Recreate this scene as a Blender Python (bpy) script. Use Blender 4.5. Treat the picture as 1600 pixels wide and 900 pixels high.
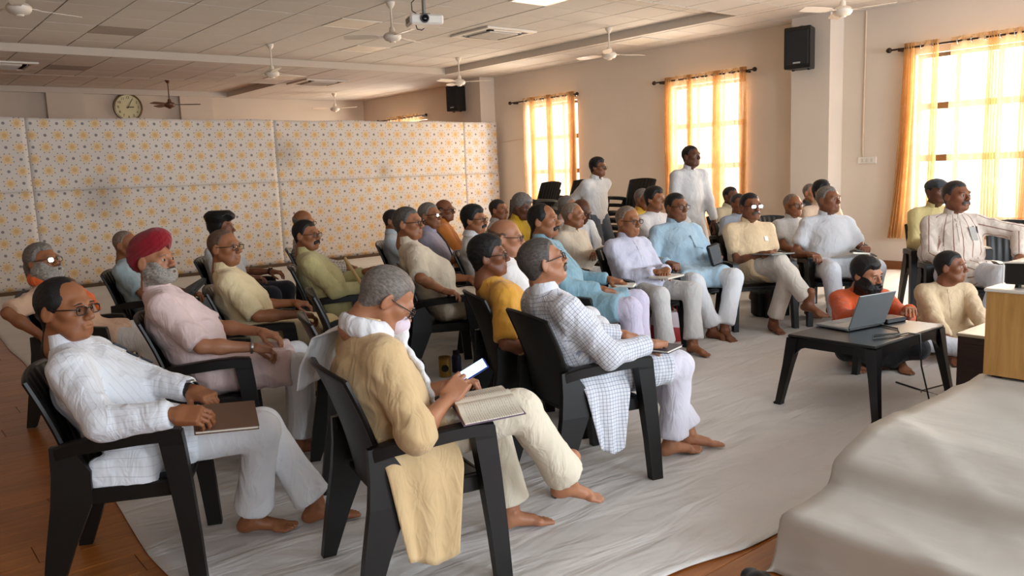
import bpy, math, random
import numpy as np
from mathutils import Vector, Matrix, Euler

random.seed(7)
for o in list(bpy.data.objects):
    bpy.data.objects.remove(o, do_unlink=True)
SC = bpy.context.scene
COL = SC.collection
PI = math.pi

# ------------------------------------------------------------------ camera
CAM_H = 1.5
FOC = 1277.5          # pixels on a 1600 wide frame
CAM_R = np.array([[0.7722, -0.1190, 0.6241], [-0.6343, -0.0857, 0.7683], [-0.0379, -0.9892, -0.1416]])
_u, _s, _v = np.linalg.svd(CAM_R)
CAM_R = _u @ _v       # rows: world X (to window wall), Y (to back wall), Z (up), in camera axes right/down/forward
cam_data = bpy.data.cameras.new('camera')
cam = bpy.data.objects.new('camera', cam_data)
COL.objects.link(cam)
cam_data.sensor_width = 36.0
cam_data.lens = FOC / 1600 * 36.0
cam_data.clip_end = 200
_m = Matrix.Identity(4)
for i in range(3):
    _m[i][0] = CAM_R[i, 0]
    _m[i][1] = -CAM_R[i, 1]
    _m[i][2] = -CAM_R[i, 2]
_m[2][3] = CAM_H
cam.matrix_world = _m
SC.camera = cam

# ------------------------------------------------------------------ world, lights, exposure
SC.view_settings.view_transform = 'Standard'
SC.view_settings.look = 'None'
SC.view_settings.gamma = 1.0
SC.view_settings.use_curve_mapping = False
SC.view_settings.exposure = 0.58
world = bpy.data.worlds.new('sky')
SC.world = world
world.use_nodes = True
_bg = world.node_tree.nodes['Background']
_bg.inputs[0].default_value = (0.86, 0.93, 1.0, 1)
_bg.inputs[1].default_value = 2.0
SC.cycles.max_bounces = 8
SC.cycles.diffuse_bounces = 5
SC.cycles.transmission_bounces = 6
SC.cycles.transparent_max_bounces = 16
SC.cycles.sample_clamp_indirect = 6.0
SC.cycles.caustics_reflective = False
SC.cycles.caustics_refractive = False


def area_light(name, loc, direction, sx, sy, power, color):
    ld = bpy.data.lights.new(name, 'AREA')
    ld.shape = 'RECTANGLE'
    ld.size, ld.size_y = sx, sy
    ld.energy = power
    ld.color = color
    o = bpy.data.objects.new(name, ld)
    COL.objects.link(o)
    o.location = loc
    o.rotation_euler = Vector(direction).to_track_quat('-Z', 'Y').to_euler()
    return o


# daylight through the window openings of the right hand wall (behind the curtains)
for _n, (_y0, _y1) in enumerate(((2.6, 5.05), (7.6, 9.1), (11.3, 12.75), (16.4, 18.2))):
    area_light('window_daylight', (11.5, (_y0 + _y1) / 2, 1.8), (-1, 0, -0.12), _y1 - _y0 + .2, 2.1, 200 * (_y1 - _y0), (1, .94, .86))
# daylight through the windows of the wall behind the photographer
for _x, _p in ((0.2, 52), (3.4, 135), (6.6, 165), (9.4, 150)):
    area_light('window_daylight', (_x, -3.35, 1.9), (0.1, 1, -0.35), 1.9, 2.0, _p, (.80, .90, 1))


# ------------------------------------------------------------------ projection helpers (a pixel and a plane or depth give a point)
def ray(px, py):
    return CAM_R @ np.array([px - 800.0, py - 450.0, FOC])


def on_z(px, py, z=0.0):
    r = ray(px, py)
    return np.array([0, 0, CAM_H]) + r * ((z - CAM_H) / r[2])


def on_x(px, py, x):
    r = ray(px, py)
    return np.array([0, 0, CAM_H]) + r * (x / r[0])


def at(px, py, depth):
    return np.array([0, 0, CAM_H]) + ray(px, py) * (depth / FOC)


# ------------------------------------------------------------------ materials
def lin(c):
    """sRGB 0-255 triple or hex to linear rgba"""
    if isinstance(c, str):
        c = tuple(int(c[i:i + 2], 16) for i in (0, 2, 4))
    out = []
    for v in c:
        v /= 255.0
        out.append(v / 12.92 if v <= .04045 else ((v + .055) / 1.055) ** 2.4)
    return tuple(out) + (1.0,)


class N:
    """tiny node graph helper"""
    def __init__(s, name):
        s.m = bpy.data.materials.new(name)
        s.m.use_nodes = True
        s.t = s.m.node_tree
        s.b = s.t.nodes['Principled BSDF']
        s.out = s.t.nodes['Material Output']

    def n(s, kind, **kw):
        nd = s.t.nodes.new(kind)
        for k, v in kw.items():
            if k.startswith('i_'):
                k = k[2:]
                key = int(k) if k.isdigit() else k.replace('_', ' ')
                inp = nd.inputs[key]
                if hasattr(v, 'is_linked') or isinstance(v, bpy.types.NodeSocket):
                    s.t.links.new(v, inp)
                else:
                    inp.default_value = v
            else:
                setattr(nd, k, v)
        return nd

    def math(s, op, a, b=0.0, c=0.0):
        nd = s.t.nodes.new('ShaderNodeMath')
        nd.operation = op
        for i, v in enumerate((a, b, c)):
            if isinstance(v, bpy.types.NodeSocket):
                s.t.links.new(v, nd.inputs[i])
            else:
                nd.inputs[i].default_value = v
        return nd.outputs[0]

    def mix(s, f, a, b):
        nd = s.t.nodes.new('ShaderNodeMix')
        nd.data_type = 'RGBA'
        for i, v in ((0, f), (6, a), (7, b)):
            if isinstance(v, bpy.types.NodeSocket):
                s.t.links.new(v, nd.inputs[i])
            else:
                nd.inputs[i].default_value = v
        return nd.outputs[2]

    def set(s, name, v):
        inp = s.b.inputs[name]
        if isinstance(v, bpy.types.NodeSocket):
            s.t.links.new(v, inp)
        else:
            inp.default_value = v

    def obj(s, scale=(1, 1, 1), rot=(0, 0, 0)):
        tc = s.n('ShaderNodeTexCoord')
        mp = s.n('ShaderNodeMapping')
        s.t.links.new(tc.outputs['Object'], mp.inputs[0])
        mp.inputs['Scale'].default_value = scale
        mp.inputs['Rotation'].default_value = rot
        return mp.outputs[0]

    def noise(s, vec, scale, detail=3, rough=.55, dist=0.0):
        nd = s.n('ShaderNodeTexNoise')
        s.t.links.new(vec, nd.inputs['Vector'])
        nd.inputs['Scale'].default_value = scale
        nd.inputs['Detail'].default_value = detail
        nd.inputs['Roughness'].default_value = rough
        nd.inputs['Distortion'].default_value = dist
        return nd.outputs[0]

    def ramp(s, f, p0, p1, c0=(0, 0, 0, 1), c1=(1, 1, 1, 1)):
        nd = s.n('ShaderNodeValToRGB')
        s.t.links.new(f, nd.inputs[0])
        e = nd.color_ramp.elements
        e[0].position, e[1].position = p0, p1
        e[0].color, e[1].color = c0, c1
        return nd.outputs[0]

    def bump(s, h, strength=.3, dist=.01, prev=None):
        nd = s.n('ShaderNodeBump')
        s.t.links.new(h, nd.inputs['Height'])
        nd.inputs['Strength'].default_value = strength
        nd.inputs['Distance'].default_value = dist
        if prev is not None:
            s.t.links.new(prev, nd.inputs['Normal'])
        s.t.links.new(nd.outputs[0], s.b.inputs['Normal'])
        return nd.outputs[0]


_MC = {}


def plain(name, c, rough=.5, metal=0.0, spec=.5, var=0.0, vscale=8, bump=0.0, bscale=60):
    if name in _MC:
        return _MC[name]
    k = N(name)
    col = lin(c)
    k.set('Roughness', rough)
    k.set('Metallic', metal)
    k.set('Specular IOR Level', spec)
    v = k.obj()
    if var:
        f = k.noise(v, vscale, 4)
        d = tuple(x * (1 - var) for x in col[:3]) + (1,)
        l = tuple(min(1, x * (1 + var)) for x in col[:3]) + (1,)
        k.set('Base Color', k.mix(k.ramp(f, .3, .7), d, l))
    else:
        k.set('Base Color', col)
    if bump:
        k.bump(k.noise(v, bscale, 3), bump, .004)
    _MC[name] = k.m
    return k.m


def cloth(name, c, rough=.88, wr=.35, pattern=None, c2=None, period=.014, width=.16):
    """woven cloth: slight colour variation, soft creases, fine weave; optional printed check or stripe in cloth coordinates"""
    if name in _MC:
        return _MC[name]
    k = N(name)
    col = lin(c)
    v = k.obj()
    f = k.noise(v, 6, 3)
    d = tuple(x * .93 for x in col[:3]) + (1,)
    base = k.mix(k.ramp(f, .3, .7), d, col)
    if pattern:
        uv = k.n('ShaderNodeUVMap')
        sp = k.n('ShaderNodeSeparateXYZ')
        k.t.links.new(uv.outputs[0], sp.inputs[0])
        fu = k.math('LESS_THAN', k.math('FRACT', k.math('DIVIDE', sp.outputs[0], period)), width)
        if pattern == 'check':
            fv = k.math('LESS_THAN', k.math('FRACT', k.math('DIVIDE', sp.outputs[1], period)), width)
            fac = k.math('MULTIPLY', k.math('ADD', fu, fv), .5)
            fac = k.math('POWER', fac, .6)
        else:
            fac = fu
        base = k.mix(fac, base, lin(c2))
    k.set('Base Color', base)
    k.set('Roughness', rough)
    k.set('Specular IOR Level', .2)
    try:
        k.set('Sheen Weight', .15)
        k.set('Sheen Roughness', .6)
    except Exception:
        pass
    w = k.noise(k.obj((1, 1, .45)), 17, 2, .5, 1.2)
    w = k.ramp(w, .35, .72)
    p = k.bump(w, wr, .012)
    k.bump(k.noise(v, 420, 1), .08, .002, p)
    _MC[name] = k.m
    return k.m


def skin(name, c):
    if name in _MC:
        return _MC[name]
    k = N(name)
    col = lin(c)
    v = k.obj()
    f = k.noise(v, 14, 4)
    d = (col[0] * .8, col[1] * .74, col[2] * .7, 1)
    k.set('Base Color', k.mix(k.ramp(f, .3, .75), d, col))
    k.set('Roughness', .48)
    k.set('Specular IOR Level', .4)
    try:
        k.set('Subsurface Weight', .06)
        k.set('Subsurface Radius', (.012, .004, .002))
        k.set('Subsurface Scale', .5)
    except Exception:
        pass
    k.bump(k.noise(v, 160, 2), .12, .002)
    _MC[name] = k.m
    return k.m


def hairmat(name, c):
    if name in _MC:
        return _MC[name]
    k = N(name)
    col = lin(c)
    v = k.obj((1, .35, 1))
    f = k.noise(v, 130, 3, .7)
    d = tuple(x * .5 for x in col[:3]) + (1,)
    l = tuple(min(1, x * 1.5 + .004) for x in col[:3]) + (1,)
    k.set('Base Color', k.mix(k.ramp(f, .3, .7), d, l))
    k.set('Roughness', .55)
    k.set('Specular IOR Level', .35)
    k.bump(f, .6, .004)
    _MC[name] = k.m
    return k.m


def woodmat(name, c0, c1, scale=(1.2, 14, 14), rough=.35, fine=1.0):
    if name in _MC:
        return _MC[name]
    k = N(name)
    v = k.obj(scale)
    f = k.noise(v, 3.0, 5, .6, .8)
    g = k.noise(v, 14 * fine, 3, .6, .3)
    base = k.mix(k.ramp(f, .3, .7), lin(c0), lin(c1))
    info = k.n('ShaderNodeObjectInfo')
    sh = k.math('MULTIPLY_ADD', info.outputs['Random'], .25, .86)
    hsv = k.n('ShaderNodeHueSaturation')
    k.t.links.new(k.mix(k.math('MULTIPLY', g, .35), base, lin(c0)), hsv.inputs['Color'])
    k.t.links.new(sh, hsv.inputs['Value'])
    k.set('Base Color', hsv.outputs[0])
    k.set('Roughness', rough)
    k.bump(g, .06, .002)
    _MC[name] = k.m
    return k.m


# ------------------------------------------------------------------ mesh helpers
class MB:
    def __init__(s):
        s.v, s.f, s.mi = [], [], []

    def add(s, vs, fs, mi=0):
        o = len(s.v)
        s.v += [tuple(map(float, p)) for p in vs]
        s.f += [tuple(i + o for i in f) for f in fs]
        s.mi += [mi] * len(fs)
        return s

    def box(s, lo, hi, mi=0, mat=None, bev=0.0):
        x0, y0, z0 = lo
        x1, y1, z1 = hi
        if bev > 0:
            b = min(bev, (x1 - x0) * .45, (y1 - y0) * .45, (z1 - z0) * .45)
            vs, rings = [], []
            for (z, i) in ((z0, b), (z0 + b, 0), (z1 - b, 0), (z1, b)):
                r = []
                for (x, y) in ((x0 + i, y0 + i + (b if not i else 0)), (x0 + i + (b if not i else 0), y0 + i),
                               (x1 - i - (b if not i else 0), y0 + i), (x1 - i, y0 + i + (b if not i else 0)),
                               (x1 - i, y1 - i - (b if not i else 0)), (x1 - i - (b if not i else 0), y1 - i),
                               (x0 + i + (b if not i else 0), y1 - i), (x0 + i, y1 - i - (b if not i else 0))):
                    r.append(len(vs))
                    vs.append((x, y, z))
                rings.append(r)
            fs = [tuple(reversed(rings[0])), tuple(rings[3])]
            for a, c in zip(rings, rings[1:]):
                for j in range(8):
                    k = (j + 1) % 8
                    fs.append((a[j], a[k], c[k], c[j]))
        else:
            vs = [(x0, y0, z0), (x1, y0, z0), (x1, y1, z0), (x0, y1, z0), (x0, y0, z1), (x1, y0, z1), (x1, y1, z1), (x0, y1, z1)]
            fs = [(0, 3, 2, 1), (4, 5, 6, 7), (0, 1, 5, 4), (1, 2, 6, 5), (2, 3, 7, 6), (3, 0, 4, 7)]
        if mat is not None:
            vs = [tuple(mat @ Vector(p)) for p in vs]
        return s.add(vs, fs, mi)

    def loft(s, rings, mi=0, cap=True, closed=True):
        n = len(rings[0])
        vs = [p for r in rings for p in r]
        fs = []
        for i in range(len(rings) - 1):
            for j in range(n if closed else n - 1):
                k = (j + 1) % n
                fs.append((i * n + j, i * n + k, (i + 1) * n + k, (i + 1) * n + j))
        if cap and closed:
            fs.append(tuple(range(n - 1, -1, -1)))
            o = (len(rings) - 1) * n
            fs.append(tuple(range(o, o + n)))
        return s.add(vs, fs, mi)

    def tube(s, pts, r, n=8, mi=0, flat=1.0):
        pts = [Vector(p) for p in pts]
        rr = r if isinstance(r, (list, tuple)) else [r] * len(pts)
        rings = []
        up = None
        for i, p in enumerate(pts):
            d = (pts[min(i + 1, len(pts) - 1)] - pts[max(i - 1, 0)]).normalized()
            if up is None:
                a = Vector((0, 0, 1)) if abs(d.z) < .9 else Vector((1, 0, 0))
                up = (a - d * a.dot(d)).normalized()
            else:
                up = (up - d * up.dot(d)).normalized()
            sd = d.cross(up)
            rings.append([p + (sd * math.cos(2 * PI * j / n) + up * math.sin(2 * PI * j / n) * flat) * rr[i] for j in range(n)])
        return s.loft(rings, mi)

    def lathe(s, prof, n=20, c=(0, 0, 0), mi=0):
        rings = [[(c[0] + r * math.cos(2 * PI * j / n), c[1] + r * math.sin(2 * PI * j / n), c[2] + z) for j in range(n)] for r, z in prof]
        return s.loft(rings, mi)

    def mesh(s, name, mats, smooth=True, angle=None):
        me = bpy.data.meshes.new(name)
        me.from_pydata(s.v, [], s.f)
        for m in (mats if isinstance(mats, (list, tuple)) else [mats]):
            me.materials.append(m)
        if any(s.mi):
            me.polygons.foreach_set('material_index', s.mi)
        me.polygons.foreach_set('use_smooth', [smooth] * len(s.f))
        me.update()
        if smooth and angle:
            me.set_sharp_from_angle(angle=math.radians(angle))
        return me

    def obj(s, name, mats, parent=None, smooth=True, angle=40):
        return link(name, s.mesh(name, mats, smooth, angle), parent)


def link(name, me, parent=None, loc=None):
    o = bpy.data.objects.new(name, me)
    COL.objects.link(o)
    if parent is not None:
        o.parent = parent
    if loc is not None:
        o.location = loc
    return o


def tag(o, label=None, cat=None, group=None, kind=None):
    for k, v in (('label', label), ('category', cat), ('group', group), ('kind', kind)):
        if v:
            o[k] = v
    return o


def empty(name, loc=(0, 0, 0), rz=0.0, parent=None):
    o = link(name, None, parent)
    o.location = loc
    o.rotation_euler = (0, 0, rz)
    o.empty_display_size = .1
    return o


def copy_tree(o, parent=None):
    c = o.copy()
    COL.objects.link(c)
    c.parent = parent
    for ch in list(o.children):
        copy_tree(ch, c)
    return c


# ------------------------------------------------------------------ implicit surfaces: blended bones -> one continuous mesh
def pnoise(P, seed=0):
    """gradient noise at points (N,3), about -1..1"""
    P = np.asarray(P, np.float32)
    I = np.floor(P).astype(np.int64)
    F = P - I
    U = F * F * F * (F * (F * 6 - 15) + 10)
    out = np.zeros(len(P), np.float32)

    def g(dx, dy, dz):
        h = ((I[:, 0] + dx) * 73856093) ^ ((I[:, 1] + dy) * 19349663) ^ ((I[:, 2] + dz) * 83492791) ^ (seed * 2654435761)
        h = (h ^ (h >> 13)) * 1274126177
        h = h ^ (h >> 16)
        a = ((h & 1023) / 1023.0 * 2 - 1).astype(np.float32)
        b = (((h >> 10) & 1023) / 1023.0 * 2 - 1).astype(np.float32)
        c = (((h >> 20) & 1023) / 1023.0 * 2 - 1).astype(np.float32)
        return a * (F[:, 0] - dx) + b * (F[:, 1] - dy) + c * (F[:, 2] - dz)
    for dx in (0, 1):
        wx = U[:, 0] if dx else 1 - U[:, 0]
        for dy in (0, 1):
            wy = U[:, 1] if dy else 1 - U[:, 1]
            for dz in (0, 1):
                wz = U[:, 2] if dz else 1 - U[:, 2]
                out += wx * wy * wz * g(dx, dy, dz)
    return out


def V(*a):
    return np.array(a, float)


def unit(v):
    v = np.asarray(v, float)
    return v / max(1e-9, np.linalg.norm(v))


class Cap:
    """tapered capsule a->b, optionally squashed (lateral axis w stretched by su), optionally cut flat at the ends"""
    def __init__(s, a, b, r0, r1=None, k=.03, w=None, su=1.0, flat=0, sub=False):
        s.a, s.b = np.asarray(a, float), np.asarray(b, float)
        s.r0, s.r1 = r0, r0 if r1 is None else r1
        s.k, s.su, s.flat, s.sub = k, su, flat, sub
        s.w = None if w is None else unit(w)
        m = max(s.r0, s.r1) * max(1, su)
        s.lo = np.minimum(s.a, s.b) - m
        s.hi = np.maximum(s.a, s.b) + m

    def ev(s, X, Y, Z):
        d = s.b - s.a
        L2 = max(1e-12, d @ d)
        qx, qy, qz = X - s.a[0], Y - s.a[1], Z - s.a[2]
        tt = (qx * d[0] + qy * d[1] + qz * d[2]) / L2
        t = np.clip(tt, 0, 1)
        ex, ey, ez = qx - t * d[0], qy - t * d[1], qz - t * d[2]
        r = s.r0 + (s.r1 - s.r0) * t
        if s.w is not None:
            l = ex * s.w[0] + ey * s.w[1] + ez * s.w[2]
            f = l * (1 - 1 / s.su)
            ex, ey, ez = ex - f * s.w[0], ey - f * s.w[1], ez - f * s.w[2]
        o = np.sqrt(ex * ex + ey * ey + ez * ez) - r
        if s.flat:
            L = math.sqrt(L2)
            if s.flat & 1:
                o = np.maximum(o, (tt - 1) * L)
            if s.flat & 2:
                o = np.maximum(o, -tt * L)
        return o


class Ell:
    def __init__(s, c, r, k=.03, rot=None, sub=False):
        s.c, s.r, s.k, s.sub = np.asarray(c, float), np.asarray(r, float) * np.ones(3), k, sub
        s.rot = None if rot is None else np.array(Euler(rot).to_matrix())
        m = s.r if rot is None else np.ones(3) * s.r.max()
        s.lo, s.hi = s.c - m, s.c + m

    def ev(s, X, Y, Z):
        qx, qy, qz = X - s.c[0], Y - s.c[1], Z - s.c[2]
        if s.rot is not None:
            R = s.rot
            qx, qy, qz = (R[0, 0] * qx + R[1, 0] * qy + R[2, 0] * qz, R[0, 1] * qx + R[1, 1] * qy + R[2, 1] * qz, R[0, 2] * qx + R[1, 2] * qy + R[2, 2] * qz)
        k0 = np.sqrt((qx / s.r[0]) ** 2 + (qy / s.r[1]) ** 2 + (qz / s.r[2]) ** 2)
        k1 = np.sqrt((qx / s.r[0] ** 2) ** 2 + (qy / s.r[1] ** 2) ** 2 + (qz / s.r[2] ** 2) ** 2)
        return k0 * (k0 - 1) / np.maximum(k1, 1e-9)


class Slab:
    """rounded box with its own frame: centre c, half sizes h, axes as rows of M"""
    def __init__(s, c, h, M=None, rad=.01, k=.03, sub=False):
        s.c, s.h, s.rad, s.k, s.sub = np.asarray(c, float), np.asarray(h, float), rad, k, sub
        s.M = np.eye(3) if M is None else np.asarray(M, float)
        m = np.abs(s.M.T) @ (s.h + rad)
        s.lo, s.hi = s.c - m, s.c + m

    def ev(s, X, Y, Z):
        q = (X - s.c[0], Y - s.c[1], Z - s.c[2])
        e = [np.abs(s.M[i, 0] * q[0] + s.M[i, 1] * q[1] + s.M[i, 2] * q[2]) - s.h[i] for i in range(3)]
        o = np.sqrt(sum(np.maximum(a, 0) ** 2 for a in e))
        return o + np.minimum(np.maximum(np.maximum(e[0], e[1]), e[2]), 0) - s.rad


def field(prims, vox, pad=None):
    pad = vox * 3 if pad is None else pad
    pos = [p for p in prims if not p.sub]
    lo = np.min([p.lo for p in pos], 0) - pad
    hi = np.max([p.hi for p in pos], 0) + pad
    n = np.ceil((hi - lo) / vox).astype(int) + 1
    D = np.full(n, .5, np.float32)
    for p in prims:
        b = p.k + 3 * vox
        i0 = np.clip(np.floor((p.lo - b - lo) / vox).astype(int), 0, n)
        i1 = np.clip(np.ceil((p.hi + b - lo) / vox).astype(int) + 1, 0, n)
        if (i1 <= i0).any():
            continue
        ax = [(lo[i] + vox * np.arange(i0[i], i1[i])).astype(np.float32) for i in range(3)]
        d = p.ev(ax[0][:, None, None], ax[1][None, :, None], ax[2][None, None, :])
        sl = tuple(slice(a, c) for a, c in zip(i0, i1))
        cur = D[sl]
        if p.sub:
            d = -d
            h = np.maximum(p.k - np.abs(cur - d), 0) / max(p.k, 1e-6)
            D[sl] = np.maximum(cur, d) + h * h * p.k * .25
        else:
            h = np.maximum(p.k - np.abs(cur - d), 0) / max(p.k, 1e-6)
            D[sl] = np.minimum(cur, d) - h * h * p.k * .25
    return D, lo


def nets(D, lo, vox):
    """surface nets: verts, quads of the zero level of D"""
    S = D < 0
    c = [(i, j, k) for i in (0, 1) for j in (0, 1) for k in (0, 1)]
    n = np.array(D.shape) - 1
    cnt = np.zeros(n, np.int8)
    for i, j, k in c:
        cnt += S[i:n[0] + i, j:n[1] + j, k:n[2] + k]
    act = (cnt > 0) & (cnt < 8)
    idx = np.argwhere(act)
    if not len(idx):
        return np.zeros((0, 3)), np.zeros((0, 4), int)
    val = np.stack([D[idx[:, 0] + i, idx[:, 1] + j, idx[:, 2] + k] for i, j, k in c], 1)
    acc = np.zeros((len(idx), 3), np.float32)
    num = np.zeros(len(idx), np.float32)
    C = np.array(c, np.float32)
    for a in range(8):
        for b in range(a + 1, 8):
            if abs(C[a] - C[b]).sum() != 1:
                continue
            va, vb = val[:, a], val[:, b]
            m = (va < 0) != (vb < 0)
            t = np.where(m, va / np.where(m, va - vb, 1), 0)
            acc += np.where(m[:, None], C[a] + t[:, None] * (C[b] - C[a]), 0)
            num += m
    vid = np.full(n, -1, np.int64)
    vid[act] = np.arange(len(idx))
    P = lo + vox * (idx + acc / num[:, None])
    Q = []
    for ax in range(3):
        sl0 = [slice(None)] * 3
        sl1 = [slice(None)] * 3
        sl0[ax], sl1[ax] = slice(0, -1), slice(1, None)
        diff = S[tuple(sl0)] != S[tuple(sl1)]
        e = np.argwhere(diff)
        u, w = (ax + 1) % 3, (ax + 2) % 3
        e = e[(e[:, u] > 0) & (e[:, w] > 0) & (e[:, u] < n[u]) & (e[:, w] < n[w])]
        flip = S[tuple(e.T)]
        q = []
        for du, dw in ((-1, -1), (0, -1), (0, 0), (-1, 0)):
            f = e.copy()
            f[:, u] += du
            f[:, w] += dw
            q.append(vid[tuple(f.T)])
        q = np.stack(q, 1)
        q[~flip] = q[~flip][:, ::-1]
        Q.append(q)
    return P, np.concatenate(Q)


def vnormals(P, Q):
    a, b, c, d = (P[Q[:, i]] for i in range(4))
    n = np.cross(c - a, d - b)
    out = np.zeros_like(P)
    for i in range(4):
        np.add.at(out, Q[:, i], n)
    return out / np.maximum(np.linalg.norm(out, axis=1), 1e-9)[:, None]


def relax(P, Q, it=1, f=.5):
    for _ in range(it):
        s = np.zeros_like(P)
        w = np.zeros(len(P))
        for i in range(4):
            j = (i + 1) % 4
            np.add.at(s, Q[:, i], P[Q[:, j]])
            np.add.at(s, Q[:, j], P[Q[:, i]])
            np.add.at(w, Q[:, i], 1)
            np.add.at(w, Q[:, j], 1)
        P = P + f * (s / np.maximum(w, 1)[:, None] - P)
    return P


def np_mesh(name, P, Q, mat, uv=None):
    me = bpy.data.meshes.new(name)
    me.vertices.add(len(P))
    me.vertices.foreach_set('co', np.asarray(P, np.float32).ravel())
    q = np.asarray(Q, np.int32)
    k = q.shape[1]
    me.loops.add(q.size)
    me.loops.foreach_set('vertex_index', q.ravel())
    me.polygons.add(len(q))
    me.polygons.foreach_set('loop_start', np.arange(0, q.size, k, dtype=np.int32))
    me.polygons.foreach_set('loop_total', np.full(len(q), k, np.int32))
    me.polygons.foreach_set('use_smooth', np.ones(len(q), bool))
    me.update(calc_edges=True)
    if uv is not None:
        l = me.uv_layers.new(name='UVMap')
        l.data.foreach_set('uv', np.asarray(uv, np.float32)[q.ravel()].ravel())
    if mat is not None:
        me.materials.append(mat)
    return me


def blob(name, prims, vox, mat, smooth=1, wrinkle=0.0, seed=0, parent=None):
    D, lo = field(prims, vox)
    P, Q = nets(D, lo, vox)
    if smooth:
        P = relax(P, Q, smooth)
    if wrinkle:
        nn = vnormals(P, Q)
        w = pnoise(P * 9 + seed * 3.1, seed) + .6 * (1 - 2 * np.abs(pnoise(P * np.array([13, 13, 8]) + 7, seed + 5)))
        P = P + nn * (w * wrinkle)[:, None]
    return link(name, np_mesh(name, P, Q, mat), parent)


def ik(a, t, l1, l2, pole):
    a, t = np.asarray(a, float), np.asarray(t, float)
    d = t - a
    L = np.linalg.norm(d)
    L2 = min(L, (l1 + l2) * .998)
    u = d / max(L, 1e-9)
    t = a + u * L2
    x = (l1 * l1 - l2 * l2 + L2 * L2) / (2 * L2)
    h = math.sqrt(max(1e-6, l1 * l1 - x * x))
    p = np.asarray(pole, float)
    p = unit(p - u * (p @ u))
    return a + u * x + p * h, t

# ------------------------------------------------------------------ heads, hands, feet (templates in their own frames)
_TC = {}


def head_prims(ears=True, neck=True):
    p = [Ell((0, -.014, .030), (.0765, .098, .087), .02), Ell((0, .022, -.028), (.060, .066, .074), .03),
         Cap((-.026, .05, -.086), (.026, .05, -.086), .024, k=.03), Ell((0, .076, -.094), (.02, .018, .018), .022),
         Ell((0, .066, -.056), (.034, .03, .032), .022),
         Cap((-.036, .078, .024), (.036, .078, .024), .013, k=.02),
         Cap((0, .086, .018), (0, .108, -.022), .0085, .0115, k=.013), Ell((0, .110, -.026), (.0125, .0125, .0115), .008)]
    for s in (-1, 1):
        p += [Cap((s * .053, .004, -.045), (s * .028, .05, -.086), .0175, k=.03), Ell((s * .045, .05, -.012), (.027, .028, .024), .022),
              Ell((s * .0125, .099, -.031), (.0095, .012, .0085), .007)]
    p += [Ell((s * .032, .101, .002), (.018, .018, .0135), .014, sub=True) for s in (-1, 1)]
    for s in (-1, 1):
        p += [Ell((s * .032, .0765, .003), (.0165, .0145, .0135), .004)]
    for s in (-1, 1):
        p += [Ell((s * .032, .094, .002), (.0118, .014, .0036), .003, sub=True)]
    p += [Cap((-.019, .0905, -.0575), (.019, .0905, -.0575), .0062, k=.007), Cap((-.006, .094, -.056), (.006, .094, -.056), .0062, k=.006),
          Cap((-.015, .0905, -.0685), (.015, .0905, -.0685), .0075, k=.006), Cap((-.022, .1, -.0628), (.022, .1, -.0628), .0018, k=.004, sub=True)]
    if ears:
        for s in (-1, 1):
            p += [Ell((s * .080, -.012, -.004), (.0085, .021, .034), .006, rot=(-.22, 0, s * .42)), Ell((s * .0905, -.006, .003), (.006, .012, .02), .006, rot=(-.2, 0, s * .42), sub=True)]
    if neck:
        p += [Cap((0, -.026, -.05), (0, -.048, -.15), .054, .057, k=.03), Cap((0, .02, -.10), (0, -.03, -.15), .03, .04, k=.03)]
    return p


def head_mesh(vox):
    k = ('head', vox)
    if k not in _TC:
        D, lo = field(head_prims(), vox)
        P, Q = nets(D, lo, vox)
        _TC[k] = (relax(P, Q, 1, .4), Q)
    return _TC[k]


HAIRLINES = {
    'high': ([-.13, -.075, -.035, -.012, .004, .016, .030, .045, .12], [-.08, -.07, -.04, -.008, .012, .05, .085, .112, .14]),
    'full': ([-.13, -.075, -.035, -.012, .006, .03, .055, .08, .12], [-.085, -.078, -.045, -.02, -.012, .02, .05, .058, .064]),
    'short': ([-.13, -.075, -.035, -.012, .006, .028, .05, .078, .12], [-.08, -.07, -.04, -.012, -.004, .035, .062, .07, .075]),
    'receding': ([-.13, -.075, -.035, -.012, .006, .022, .04, .062, .12], [-.08, -.07, -.04, -.012, .0, .045, .078, .096, .12]),
}


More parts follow.
